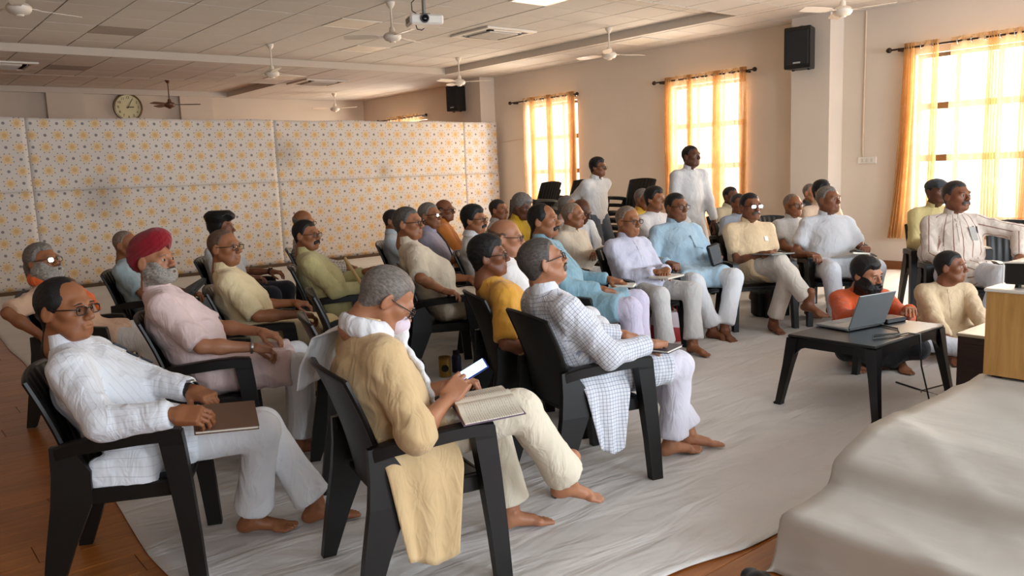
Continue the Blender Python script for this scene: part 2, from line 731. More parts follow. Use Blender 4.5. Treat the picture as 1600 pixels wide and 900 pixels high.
def hair_mesh(style, vox, mat):
    k = ('hair', style, vox, mat.name)
    if k in _TC:
        return _TC[k]
    pr = [Ell((0, -.014, .030), (.0765, .098, .087), .02), Ell((0, .022, -.028), (.063, .066, .074), .03), Cap((0, -.026, -.05), (0, -.048, -.15), .054, .057, k=.03)]
    base = style.split('+')[0]
    t = {'full': .013, 'short': .0065, 'receding': .0075, 'high': .0085, 'fringe': .007, 'long': .014, 'tall': .022, 'bald': .0028}.get(base, .008)
    D, lo = field(pr, vox, pad=.04)
    n = D.shape
    X = (lo[0] + vox * np.arange(n[0]))[:, None, None]
    Y = (lo[1] + vox * np.arange(n[1]))[None, :, None]
    Z = (lo[2] + vox * np.arange(n[2]))[None, None, :]
    hl = HAIRLINES.get({'fringe': 'receding', 'long': 'short', 'tall': 'full', 'bald': 'receding'}.get(base, base))
    G = np.stack(np.meshgrid(X.ravel(), Y.ravel(), Z.ravel(), indexing='ij'), -1).reshape(-1, 3)
    nz = (pnoise(G * 55, 3) + .7 * pnoise(G * np.array([120, 60, 120]), 5)).reshape(n)
    T = t * (1 + .22 * nz)
    if base == 'tall':
        T = T + np.clip((Z - .05) / .06, 0, 1) * .042
    if base == 'full':
        T = T + np.clip((Z - .03) / .08, 0, 1) * .008
    line = np.interp(Y, hl[0], hl[1])
    # front hairline pulled back at the temples
    reg = (line - Z) * .8 + np.clip(np.abs(X) - .035, 0, .03) * np.clip((Y - .02) / .05, 0, 1) * 1.3
    if base in ('high', 'receding'):
        fz = ([-.12, -.085, -.06, -.03, -.012, .0, .03, .05, .07, .09, .125], [-.075, -.07, -.05, -.03, .0, .018, .043, .046, .036, .03, .022] if base == 'high' else [-.075, -.07, -.05, -.03, .0, .018, .046, .054, .056, .055, .05])
        reg = (Y - np.interp(Z, fz[0], fz[1])) * .8 + np.zeros_like(D) + np.clip(.028 - np.abs(X), 0, .03) * np.clip((Z - .06) / .03, 0, 1) * (-.35)
    reg = reg + .003 * nz
    T = T * np.clip(-reg / .022, .12, 1) if base != 'tall' else T * np.clip(-reg / .012, .3, 1)
    H = np.maximum(D - T, reg)
    if base == 'fringe':
        top = np.minimum(np.minimum(Z - (.035 + .25 * np.clip(-Y - .03, 0, .1)), .0 - D + .03), .2)
        H = np.maximum(H, top + .006 * nz)
    if base == 'long':
        b, l2 = field([Cap((0, -.085, -.02), (0, -.105, -.12), .05, .03, k=.03, w=(1, 0, 0), su=1.3)], vox)
        H2 = np.full(n, .5, np.float32)
        o = np.round((l2 - lo) / vox).astype(int)
        for i in range(3):
            pass
        s0 = np.maximum(o, 0)
        e0 = np.minimum(o + np.array(b.shape), n)
        H2[s0[0]:e0[0], s0[1]:e0[1], s0[2]:e0[2]] = b[s0[0] - o[0]:e0[0] - o[0], s0[1] - o[1]:e0[1] - o[1], s0[2] - o[2]:e0[2] - o[2]]
        H = np.minimum(H, H2)
    H = np.maximum(H, -(D + .006))
    P, Q = nets(H.astype(np.float32), lo, vox)
    _TC[k] = np_mesh('hair', P, Q, mat)
    return _TC[k]


def beard_mesh(style, vox, mat):
    k = ('beard', style, vox, mat.name)
    if k in _TC:
        return _TC[k]
    D, lo = field(head_prims(False, True), vox, pad=.05)
    n = D.shape
    X = (lo[0] + vox * np.arange(n[0]))[:, None, None]
    Y = (lo[1] + vox * np.arange(n[1]))[None, :, None]
    Z = (lo[2] + vox * np.arange(n[2]))[None, None, :]
    G = np.stack(np.meshgrid(X.ravel(), Y.ravel(), Z.ravel(), indexing='ij'), -1).reshape(-1, 3)
    nz = (pnoise(G * 60, 3) + .6 * pnoise(G * 120, 5)).reshape(n)
    if style == 'moustache':
        T = .006 * (1 + .3 * nz)
        top = -.040 - .006 * (np.abs(X) / .03) ** 2
        reg = np.maximum(np.maximum(Z - top, (-.0585 - .014 * np.clip(np.abs(X) / .032, 0, 1.2) ** 2) - Z), np.abs(X) - .036)
        H = np.maximum(np.maximum(D - T, reg), .05 - Y)
    else:
        th = {'full': .015, 'long': .020, 'stubble': .0028}.get(style, .008)
        T = th * (1 + .25 * nz) * np.clip((.0 - Z) / .05, .25, 1.5)
        up = np.interp(np.abs(X), [0, .03, .05, .07, .09], [-.043, -.047, -.03, .0, .012])
        reg = np.maximum(Z - up, -.022 - Y - .012)
        reg = np.maximum(reg, (-.145 if style in ('full', 'long') else -.12) - Z)
        mouth = .006 - np.sqrt((X * .42) ** 2 + ((Z + .0635) * 1.1) ** 2 + 0 * Y)
        reg = np.maximum(reg, np.where(Y > .06, mouth, -1))
        H = np.maximum(D - T, reg * .9)
        if style == 'long':
            H = np.minimum(H, np.sqrt((X / 1.2) ** 2 + (Y - .062) ** 2 + (np.clip(Z, -.15, -.09) - Z) ** 2) - (.034 + .006 * nz))
    H = np.maximum(H, -(D + .005))
    P, Q = nets(H.astype(np.float32), lo, vox)
    _TC[k] = np_mesh('beard' if style != 'moustache' else 'moustache', P, Q, mat)
    return _TC[k]


def turban_mesh(vox, mat):
    k = ('turban', vox)
    if k in _TC:
        return _TC[k]
    pr = [Ell((0, -.022, .075), (.098, .118, .085), .03, rot=(.38, 0, 0)), Ell((0, .035, .105), (.075, .075, .06), .03, rot=(.5, 0, 0)), Ell((0, -.075, .02), (.085, .06, .075), .03)]
    D, lo = field(pr, vox, pad=.03)
    n = D.shape
    X = (lo[0] + vox * np.arange(n[0]))[:, None, None]
    Y = (lo[1] + vox * np.arange(n[1]))[None, :, None]
    Z = (lo[2] + vox * np.arange(n[2]))[None, None, :]
    # wrapped layers running up to the peak over the forehead
    q = Z * 1.0 + np.abs(X) * .75 - Y * .35
    D = D + .0026 * np.abs(np.mod(q, .030) / .030 - .5) * 2
    # open towards the face: an inverted V
    face = np.minimum(.078 - np.abs(X) * .9 - Z, Y - .03)
    D = np.maximum(D, np.minimum(face, .03) * .8)
    P, Q = nets(D.astype(np.float32), lo, vox)
    P = relax(P, Q, 1, .4)
    _TC[k] = np_mesh('turban', P, Q, mat)
    return _TC[k]


def cap_mesh(vox, mat):
    k = ('cap', mat.name)
    if k not in _TC:
        D, lo = field([Ell((0, -.012, .055), (.087, .112, .068), .01), Slab((0, -.012, -.02), (.12, .14, .055), rad=.002, k=.004, sub=True), Cap((-.05, .075, .055), (.05, .075, .055), .02, k=.02)], vox)
        P, Q = nets(D, lo, vox)
        _TC[k] = np_mesh('cap', P, Q, mat)
    return _TC[k]


def hand_template(pose, vox):
    k = ('hand', pose, vox)
    if k in _TC:
        return _TC[k]
    curls = {'relax': (22, 34, 22), 'flat': (9, 9, 6), 'grip': (68, 78, 42), 'hold': (38, 52, 30), 'soft': (32, 44, 28)}[pose]
    p = [Slab((0, .052, 0), (.03, .034, .006), rad=.009, k=.012), Cap((0, -.012, 0), (0, .018, 0), .0225, .022, k=.02, w=(1, 0, 0), su=1.22),
         Ell((-.026, .03, -.010), (.016, .03, .013), .012), Ell((.026, .035, -.008), (.012, .03, .012), .012)]
    bx = (-.0295, -.0100, .0095, .0280)
    ln = (.074, .084, .077, .060)
    fr = (.0088, .0090, .0086, .0076)
    gap = 4 if pose in ('flat', 'relax') else 1.5
    for i in range(4):
        a = V(bx[i], .086 - (.006 if i == 3 else 0) - (.003 if i == 0 else 0), .0)
        ang = 0
        spread = math.radians((i - 1.5) * gap)
        segs = (.46, .30, .24)
        for j in range(3):
            ang += math.radians(curls[j] * (1 + .08 * (i - 1)))
            d = V(math.sin(spread) * math.cos(ang), math.cos(spread) * math.cos(ang), -math.sin(ang))
            b = a + d * ln[i] * segs[j]
            p.append(Cap(a, b, fr[i] * (1.04 - .07 * j), fr[i] * (.97 - .08 * j), k=.004))
            a = b
    tc = {'relax': .35, 'flat': .1, 'grip': .95, 'hold': .7, 'soft': .5}[pose]
    a = V(-.030, .018, -.010)
    dirs = [unit(V(-.62 + .25 * tc, .72, -.35 - .3 * tc)), unit(V(-.30 + .75 * tc, .9, -.35 - .25 * tc)), unit(V(-.12 + .95 * tc, .95, -.3 - .2 * tc))]
    for j, (d, L) in enumerate(zip(dirs, (.042, .032, .026))):
        b = a + d * L
        p.append(Cap(a, b, .0125 - .0015 * j, .0112 - .0015 * j, k=.006))
        a = b
    D, lo = field(p, vox)
    P, Q = nets(D, lo, vox)
    _TC[k] = (relax(P, Q, 1, .3), Q)
    return _TC[k]


def foot_template(vox):
    k = ('foot', vox)
    if k in _TC:
        return _TC[k]
    p = [Cap((0, -.008, .09), (0, -.01, -.005), .036, .035, k=.02), Ell((0, -.040, -.047), (.031, .034, .031), .025),
         Cap((0, -.01, -.03), (-.003, .085, -.052), .034, .025, k=.03, w=(1, 0, 0), su=1.2), Cap((-.026, .112, -.060), (.028, .098, -.062), .0185, .016, k=.02),
         Ell((.034, 0, 0), (.010, .013, .013), .012), Ell((-.034, .003, .003), (.010, .013, .013), .012)]
    for x0, y0, x1, y1, r in ((-.028, .118, -.031, .166, .0135), (-.007, .12, -.007, .168, .0098), (.010, .116, .011, .160, .0092), (.024, .108, .027, .149, .0088), (.036, .098, .040, .134, .0086)):
        p.append(Cap((x0, y0, -.063), (x1, y1, -.069), r, r * .95, k=.005))
    p.append(Slab((0, .05, -.118), (.2, .3, .04), rad=.001, k=.008, sub=True))
    D, lo = field(p, vox)
    P, Q = nets(D, lo, vox)
    _TC[k] = (relax(P, Q, 1, .3), Q)
    return _TC[k]


def unite(parts, name, mat):
    """one closed surface out of overlapping closed shells"""
    obs = []
    for P, Q in parts:
        me = np_mesh('tmp', P, Q, mat)
        o = bpy.data.objects.new('tmp', me)
        COL.objects.link(o)
        obs.append(o)
    base = obs[0]
    for o in obs[1:]:
        md = base.modifiers.new('b', 'BOOLEAN')
        md.operation = 'UNION'
        md.solver = 'MANIFOLD'
        md.object = o
    dg = bpy.context.evaluated_depsgraph_get()
    me = bpy.data.meshes.new_from_object(base.evaluated_get(dg))
    want = sum(len(P) for P, Q in parts[1:]) * .5
    if len(me.vertices) < want:
        Ps, Qs, o = [], [], 0
        for P, Q in parts:
            Ps.append(P)
            Qs.append(Q + o)
            o += len(P)
        me = np_mesh(name, np.concatenate(Ps), np.concatenate(Qs), mat)
        print('union fell back to joined shells')
    for o in obs:
        m = o.data
        bpy.data.objects.remove(o)
        bpy.data.meshes.remove(m)
    me.name = name
    if not me.materials:
        me.materials.append(mat)
    me.polygons.foreach_set('use_smooth', np.ones(len(me.polygons), bool))
    me.update()
    return me


# ------------------------------------------------------------------ spectacles, eyes, brows in the head frame (shared meshes)
M_IRIS = plain('eye_iris', '241510', .15)
M_EYE = plain('eye_white', 'd8cfc4', .2)


def eye_me():
    if 'eye' not in _TC:
        b = MB()
        n = 12
        prof = [(0.0117 * math.sin(PI * i / 8), -.0117 * math.cos(PI * i / 8)) for i in range(9)]
        prof[0], prof[-1] = (.0002, -.0117), (.0002, .0117)
        rings = [[(r * math.cos(2 * PI * j / n), z, r * math.sin(2 * PI * j / n)) for j in range(n)] for r, z in prof]
        b.loft(rings)
        for i, f in enumerate(b.f):
            c = sum(b.v[q][1] for q in f) / len(f)
            b.mi[i] = 1 if c > .0092 else 0
        _TC['eye'] = b.mesh('eye', [M_EYE, M_IRIS])
    return _TC['eye']


def brow_me(mat):
    k = ('brow', mat.name)
    if k not in _TC:
        b = MB()
        b.tube([(-.019, .0015, -.001), (-.009, .006, .002), (.004, .006, .002), (.018, -.004, -.004)], [.0015, .0038, .0036, .001], 6, flat=.75)
        _TC[k] = b.mesh('eyebrow', mat)
    return _TC[k]


def glasses_me(mat):
    k = ('glasses', mat.name)
    if k not in _TC:
        b = MB()
        for s in (-1, 1):
            pts = []
            for i in range(17):
                a = 2 * PI * i / 16
                x = .0245 * abs(math.cos(a)) ** .65 * (1 if math.cos(a) >= 0 else -1)
                z = .0165 * abs(math.sin(a)) ** .7 * (1 if math.sin(a) >= 0 else -1)
                pts.append((s * .034 + x, .1045 - .10 * abs(s * .034 + x) ** 1.2, .001 + z))
            b.tube(pts, .0024, 6)
            b.tube([(s * .0585, .0990, .008), (s * .072, .09, .009), (s * .0805, .02, .008), (s * .0815, -.012, .012), (s * .08, -.03, -.006)], .0024, 6)
        b.tube([(-.0105, .104, .006), (0, .107, .009), (.0105, .104, .006)], .0022, 6)
        _TC[k] = b.mesh('glasses', mat)
    return _TC[k]


def lens_me(s):
    k = ('lens', s)
    if k not in _TC:
        b = MB()
        pts = []
        for i in range(16):
            a = 2 * PI * i / 16
            x = .024 * abs(math.cos(a)) ** .65 * (1 if math.cos(a) >= 0 else -1)
            z = .016 * abs(math.sin(a)) ** .7 * (1 if math.sin(a) >= 0 else -1)
            pts.append((s * .034 + x, .1045 - .10 * abs(s * .034 + x) ** 1.2, .001 + z))
        b.loft([pts, [(x, y + .0008, z) for x, y, z in pts]])
        g = N('spectacle_lens') if 'spectacle_lens' not in bpy.data.materials else None
        if g:
            tr = g.n('ShaderNodeBsdfTransparent')
            gl = g.n('ShaderNodeBsdfGlossy', i_Roughness=.03)
            mx = g.n('ShaderNodeMixShader')
            mx.inputs[0].default_value = .12
            g.t.links.new(tr.outputs[0], mx.inputs[1])
            g.t.links.new(gl.outputs[0], mx.inputs[2])
            g.t.links.new(mx.outputs[0], g.out.inputs[0])
        _TC[k] = b.mesh('lens', bpy.data.materials['spectacle_lens'], angle=30)
    return _TC[k]


# ------------------------------------------------------------------ people
SKINS = {'a': 'a87455', 'b': '94603f', 'c': '7c4d33', 'd': '5f3a28', 'e': 'b98a6a'}
HAIRS = {'crop': '5a4436', 'cropgrey': '7b6a5c', 'black': '0e0b0a', 'grey': '6d655e', 'dark': '26201d', 'white': '8d867d', 'salt': '4a443f'}
M_FRAME = plain('spectacle_frame', '1c1412', .3)
SEAT_Z = .41
PEOPLE = {}


def rotz(a):
    c, s = math.cos(a), math.sin(a)
    return np.array([[c, -s, 0], [s, c, 0], [0, 0, 1.0]])


def person(key, px, py, depth, yaw, label, group=None, s=1.0, b=1.0, belly=.03, lean=20, slide=.0, twist=0, head=(0, 0, 0),
           top=None, bottom=None, hair=('short', 'black'), face=(), R=None, L=None, fR=None, fL=None, pR=None, pL=None,
           seat='chair', tone='b', side=0, hs=1.0, skirt=.55, hump=8, foot_dir=(0, 0), feet=True, tl=None, loc=None, reach=None, fpR=0, fpL=0):
    D = math.radians
    lod = 0 if depth < 4.6 else 1 if depth < 7.3 else 2
    vh, vhand, vfoot, vb, vc = ((.0034, .003, .004, .012, .0105), (.0048, .0048, .006, .016, .015), (.0062, .0066, .009, .02, .021))[lod]
    target = at(px, py, depth)
    want_z = target[2]
    X1 = V(1, 0, 0)
    HR = np.array(Matrix.Rotation(D(head[0]), 3, 'Z') @ Matrix.Rotation(D(head[1]), 3, 'X') @ Matrix.Rotation(D(head[2]), 3, 'Y'))
    stand = seat == 'stand'
    Hz = {'chair': SEAT_Z + .095 * s, 'floor': .105, 'stand': .88 * s}[seat]
    H = V(0, -.075 + slide, Hz)
    tw = np.array(Matrix.Rotation(D(twist), 3, 'Z'))

    def spine(tl):
        def dr(a):
            return unit(V(math.sin(D(side)), -math.sin(D(a)), math.cos(D(a))))
        p1 = H + dr(lean + (hump if not stand else 0)) * .17 * tl
        p2 = p1 + dr(lean) * .17 * tl
        p3 = p2 + dr(lean - hump * 1.3) * .165 * tl
        nd = dr(lean - hump * 1.3 - 12 if not stand else -8)
        hc = p3 + nd * .10 * s + HR @ V(0, .026, .062) * s * hs
        return p1, p2, p3, nd, hc, hc + HR @ V(0, -.012, .122) * s * hs
    def press(tl):
        # slide forward until the back no longer sinks into the backrest
        p1, p2, p3 = spine(tl)[:3]
        need = 0
        for p, r in ((p1, .128), (p2, .128), ((p2 + p3) / 2, .115)):
            t_ = min(max((p[2] - .385) / .445, 0), 1)
            if p[2] < .86:
                need = max(need, -.165 - .115 * t_ - .02 * t_ * t_ + r * s - p[1])
        return need
    if seat == 'chair':
        H = H + V(0, max(press(s), -.05), 0)
    if tl is None:
        tl = s
        for _ in range(12):
            z = spine(tl)[5][2]
            tl += (want_z - z) / .5 * .8
        if not .8 < tl < 1.22:
            print('torso', key, round(tl, 3))
        tl = min(max(tl, .8), 1.22)
    P1, P2, P3, nd, Hc, topp = spine(tl)
    Rw = rotz(D(yaw) - PI / 2)
    base = target - Rw @ topp
    if loc is not None:
        base = np.array([loc[0], loc[1], 0.0])
    base[2] = 0

    def tgt(v):
        if isinstance(v, tuple) and v and v[0] == 'f':
            return Rw.T @ (on_z(v[1], v[2], .09) - base)
        if isinstance(v, tuple) and v and v[0] == 'p':
            return Rw.T @ (at(*v[1:]) - base)
        return None if v is None else V(*v)
    sh = {}
    for sg in (1, -1):
        sh[sg] = P3 + tw @ V(sg * (.118 + .042 * b) * s, .012, 0) + (P2 - P3) * .36
    ua, fa, th, sk = .285 * s, .245 * s, .43 * s, .42 * s
    dflt = {1: (V(.14, .25, Hz + .11), 'relax'), -1: (V(-.14, .25, Hz + .11), 'relax')}
    if stand:
        dflt = {1: (V(.25, .03, .78), 'relax'), -1: (V(-.25, .03, .78), 'relax')}
    arms = {}
    for sg, spec in ((1, R), (-1, L)):
        spec = spec or dflt[sg]
        t = tgt(spec[0]) if not isinstance(spec[0], np.ndarray) else spec[0]
        pole = V(*spec[3]) if len(spec) > 3 and spec[3] else V(sg * .55, -.6, -.75)
        e, w = ik(sh[sg], t, ua, fa, pole)
        fd = unit(w - e)
        hd = unit(V(*spec[2])) if len(spec) > 2 and spec[2] else unit(fd + V(0, 0, -.18))
        dors = V(*spec[4]) if len(spec) > 4 and spec[4] else V(0, 0, 1)
        if abs(dors @ hd) > .95:
            dors = V(0, 1, 0)
        arms[sg] = (e, w, fd, hd, dors, spec[1])
    legs = {}
    dk = {1: V(.115, .38, .085), -1: V(-.115, .38, .085)}
    for sg, f, pl in ((1, fR, pR), (-1, fL, pL)):
        hip = H + V(sg * .088 * s, .01, -.005)
        if stand:
            an = V(sg * .10, .0, .08)
            kn, an = ik(hip, an, th, sk, V(0, 1, 0))
        else:
            an = tgt(f) if f is not None else dk[sg]
            pole = V(*pl) if pl is not None else (V(sg * .25, .5, 1) if seat == 'chair' else V(sg * 1, .5, .25))
            kn, an = ik(hip, an, th, sk, pole)
        legs[sg] = (hip, kn, an)

    # ---- the body: head, hands and feet joined with limbs and trunk into one surface
    tone_m = skin('skin_' + tone, SKINS[tone])
    pr = [Cap(H, P1, .10, .095, k=.05, w=X1, su=1.3), Cap(P1, P2, .095, .10, k=.05, w=X1, su=1.35), Cap(P2, P3 - nd * .06, .09, .055, k=.05, w=X1, su=1.5),
          Cap(P3 - nd * .08, Hc - HR @ V(0, .045, .075) * s, .05, .048, k=.03)]
    for sg in (1, -1):
        e, w, fd, hd, dors, _ = arms[sg]
        pr += [Cap(P3 + (P2 - P3) * .3, sh[sg], .05, .045, k=.04), Cap(sh[sg], e, .046 * s * b, .036 * s, k=.03), Cap(e, e + (w - e) * .35, .037 * s, .037 * s, k=.02), Cap(e + (w - e) * .35, w + hd * .012, .037 * s, .0255 * s, k=.03)]
        hip, kn, an = legs[sg]
        pr += [Cap(hip, kn, .075, .05, k=.04), Cap(kn, kn + (an - kn) * .3, .048, .046, k=.02), Cap(kn + (an - kn) * .3, an, .046, .035, k=.03)]
    Df, lo = field(pr, vb)
    P, Q = nets(Df, lo, vb)
    shells = [(relax(P, Q, 1), Q)]
    P, Q = head_mesh(vh)
    shells.append(((P * s * hs) @ HR.T + Hc, Q))
    for sg in (1, -1):
        e, w, fd, hd, dors, pose = arms[sg]
        P, Q = hand_template(pose, vhand)
        y = hd
        z = unit(dors - y * (dors @ y))
        x = np.cross(y, z)
        M = np.stack([x, y, z])
        if sg < 0:
            P = P * V(-1, 1, 1)
            Q = Q[:, ::-1]
        shells.append((P * s @ M + w, Q))
        if feet:
            hip, kn, an = legs[sg]
            P, Q = foot_template(vfoot)
            if sg < 0:
                P = P * V(-1, 1, 1)
                Q = Q[:, ::-1]
            fdv = D(foot_dir[0] if sg > 0 else foot_dir[1])
            fp = D(fpR if sg > 0 else fpL)
            FM = np.array(Matrix.Rotation(fdv, 3, 'Z') @ Matrix.Rotation(fp, 3, 'X'))
            shells.append((P * s @ FM.T + an, Q))
    body = link('person', unite(shells, 'person', tone_m))
    body.location = base
    body.rotation_euler = (0, 0, D(yaw) - PI / 2)
    tag(body, label, 'person', group)
    PEOPLE[key] = dict(o=body, base=base, Rw=Rw, yaw=yaw, arms=arms, legs=legs, H=H, sh=sh, P=(P1, P2, P3), Hc=Hc, HR=HR, s=s, hs=hs, tl=tl)

    # ---- head furniture
    MH = Matrix.LocRotScale(Vector(Hc), Matrix(HR.tolist()).to_quaternion(), Vector((s * hs,) * 3))

    def on_head(name, me, off=None, scale=None):
        o = link(name, me, body)
        m = MH.copy()
        if off is not None:
            m = m @ Matrix.Translation(off)
        if scale is not None:
            m = m @ Matrix.Diagonal((*scale, 1))
        o.matrix_local = m
        return o
    hm = hairmat('hair_' + hair[1], HAIRS[hair[1]])
    face = set(face)
    if 'turban' in face:
        tag(on_head('turban', turban_mesh(vh, cloth('turban_red', '7d0918', .9, .3))), 'crimson turban')
    else:
        on_head('hair', hair_mesh(hair[0], vh, hm))
    bm = hairmat('hair_dark', HAIRS['dark']) if hair[1] in ('black', 'dark', 'salt') else hairmat('hair_grey', HAIRS['grey'])
    for sg in (-1, 1):
        on_head('eye', eye_me(), (sg * .032, .0795, .0028))
        on_head('eyebrow', brow_me(bm), (sg * .034, .0885, .0245), (sg, 1, 1))
    if 'moustache' in face:
        on_head('moustache', beard_mesh('moustache', vh, hairmat('hair_black', HAIRS['black'])))
    if 'moustache_grey' in face:
        on_head('moustache', beard_mesh('moustache', vh, hairmat('hair_salt', HAIRS['salt'])))
    for fb, st, cm in (('beard', 'full', 'black'), ('beard_grey', 'long', 'white'), ('stubble', 'stubble', 'salt'), ('beard_short', 'trim', 'white')):
        if fb in face:
            on_head('beard', beard_mesh(st, vh, hairmat('hair_' + cm, HAIRS[cm])))
    if 'glasses' in face:
        g = on_head('glasses', glasses_me(M_FRAME))
        for sg in (-1, 1):
            link('lens', lens_me(sg), g)
    if 'cap' in face:
        on_head('cap', cap_mesh(vh, cloth('cap_grey', '2f3438', .9, .2)))

    # ---- clothes
    seed = sum(ord(ch) for ch in key)
    wr = (.0052, .0052, .0045)[lod]
    if bottom:
        bm_ = cloth(*bottom) if isinstance(bottom, (list, tuple)) else bottom
        pr = [Ell(H + V(0, .0, -.005), (.165 * b * s, .125 * s, .095 * s), .05)]
        for sg in (1, -1):
            hip, kn, an = legs[sg]
            hem = an + unit(kn - an) * .045
            d = unit(kn - an)
            pr += [Cap(hip, kn, .093 * s, .073 * s, k=.05), Cap(kn, hem, .072 * s, .068 * s, k=.03, flat=1)]
            if lod < 2:
                pr += [Cap(kn + (an - kn) * .5, hem, .05 * s, .078 * s, k=.03, flat=1)]
        blob('trousers', pr, vc, bm_, 1, wr * 1.2, seed + 1, body)
    if top:
        kind, cm, sleeve = top[0], top[1], top[2]
        cmat = cloth(*cm) if isinstance(cm, (list, tuple)) else cm
        fw = V(0, 1, 0)
        front = unit(np.cross(X1, unit(P3 - H))) * -1
        if front[1] < 0:
            front = -front
        pr = [Cap(H + V(0, 0, .0), P1, .122 * s, .118 * s, k=.06, w=X1, su=1.38 * b), Cap(P1, P2, .116 * s, .118 * s, k=.06, w=X1, su=1.42 * b),
              Cap(P2, P3 + (P2 - P3) * .25, .112 * s, .062 * s, k=.05, w=X1, su=1.5 * b)]
        if belly:
            pr.append(Ell(P1 + front * (.03 + belly) + (P2 - P1) * .15, (.145 * b * s, .105 * s, .14 * s), .07))
            pr.append(Ell(P2 + front * (.035 + belly * .25), (.14 * b * s, .09 * s, .12 * s), .06))
        for sg in (1, -1):
            e, w, fd, hd, dors, _ = arms[sg]
            pr += [Cap(P3 + (P2 - P3) * .16, sh[sg], .062 * s, .064 * s, k=.05)]
            r0 = .067 * s * (.9 + .1 * b)
            if sleeve == 'short':
                pr += [Cap(sh[sg], sh[sg] + (e - sh[sg]) * .72, r0, .066 * s, k=.03, flat=1)]
            elif sleeve == 'half':
                pr += [Cap(sh[sg], sh[sg] + (e - sh[sg]) * .93, r0, .063 * s, k=.03, flat=1)]
            elif sleeve == 'elbow':
                pr += [Cap(sh[sg], e, r0, .060 * s, k=.03), Cap(e, e + (w - e) * .2, .060 * s, .056 * s, k=.03, flat=1), Cap(e + (w - e) * .06, e + (w - e) * .2, .060 * s, .059 * s, k=.012, flat=3)]
            elif sleeve == 'none':
                pass
            else:
                pr += [Cap(sh[sg], e, r0, .057 * s, k=.03), Cap(e, e + (w - e) * .93, .057 * s, .045 * s, k=.03, flat=1), Cap(e + (w - e) * .8, e + (w - e) * .95, .043 * s, .0435 * s, k=.006, flat=3)]
        nb = P3 + (P2 - P3) * .1
        if kind in ('kurta', 'shirt'):
            pr += [Cap(nb, P3 + nd * .022 * s, .069 * s, .062 * s, k=.03, flat=1, w=X1, su=1.08)]
        else:
            pr += [Cap(nb, P3 + nd * .042 * s, .068 * s, .060 * s, k=.03, flat=1, w=X1, su=1.08)]
        if kind == 'kurta' and not stand:
            for sg in (1, -1):
                hip, kn, an = legs[sg]
                pr.append(Cap(hip + V(0, 0, .004), hip + (kn - hip) * skirt + V(0, 0, .004), .104 * s, .092 * s, k=.05, flat=1, w=X1, su=1.08))
            a = (legs[1][0] + legs[-1][0]) / 2
            c = (legs[1][1] + legs[-1][1]) / 2
            pr.append(Cap(a, a + (c - a) * skirt * .95, .085 * s, .075 * s, k=.07, flat=1, w=X1, su=1.2))
        if kind == 'kurta' and stand:
            pr.append(Cap(H + V(0, 0, -.42 * s), H, .128 * s, .125 * s, k=.05, w=X1, su=1.45 * b, flat=2))
        if kind == 'shirt' and stand:
            pr.append(Cap(H + V(0, 0, -.10 * s), H, .118 * s, .118 * s, k=.04, w=X1, su=1.4 * b, flat=2))
        for ex in (reach or []):
            pr.append(ex)
        D_, lo = field(pr, vc)
        P, Q = nets(D_, lo, vc)
        P = relax(P, Q, 1)
        nn = vnormals(P, Q)
        wp = P + .03 * np.stack([pnoise(P * 7, seed + 8), pnoise(P * 7, seed + 9), pnoise(P * 7, seed + 10)], 1)
        w_ = .9 * pnoise(P * 8 + seed * 3.1, seed) + 1.3 * np.clip(1 - 3.2 * np.abs(pnoise(wp * np.array([10, 10, 13]) + 7, seed + 5)), -.3, 1) + .3 * pnoise(P * 24, seed + 2)
        calm = np.clip((np.linalg.norm(P - (P3 + nd * .045 * s), axis=1) - .075) / .05, .08, 1)
        P = P + nn * (w_ * wr * calm)[:, None]
        uv = None
        if len(cm) > 4 and cm[4]:
            segs = [(H, P3, .15)] + [(sh[g], arms[g][0], .062) for g in (1, -1)] + [(arms[g][0], arms[g][1], .052) for g in (1, -1)]
            segs += [(legs[g][0], legs[g][1], .1) for g in (1, -1)]
            best = np.full(len(P), 9.0)
            uv = np.zeros((len(P), 2))
            off = 0
            for a, c, rr in segs:
                d = c - a
                L2 = d @ d
                t = ((P - a) @ d) / L2
                q = P - a - np.clip(t, 0, 1)[:, None] * d
                dist = np.linalg.norm(q, axis=1) - rr
                u = unit(d)
                ref = X1 if abs(u @ X1) < .9 else V(0, 0, 1)
                e1 = unit(ref - u * (ref @ u))
                e2 = np.cross(u, e1)
                ang = np.arctan2(q @ e2, q @ e1)
                m = dist < best
                best[m] = dist[m]
                uv[m, 0] = ang[m] * rr + off
                uv[m, 1] = t[m] * math.sqrt(L2) + off
                off += .7
        cl = link({'kurta': 'kurta', 'shirt': 'shirt', 'tee': 'tee_shirt'}.get(kind, 'shirt'), np_mesh(kind, P, Q, cmat, uv), body)
        PEOPLE[key]['top'] = cl
        if kind in ('kurta', 'shirt'):
            pm = cloth(cm[0] + '_plain', cm[1]) if len(cm) > 4 else cmat
            collar(key, pm, nd, 24 if lod < 2 else 14, kind == 'shirt')
            if lod < 2:
                placket(key, pm, .26 if kind == 'kurta' else .40)
    return body


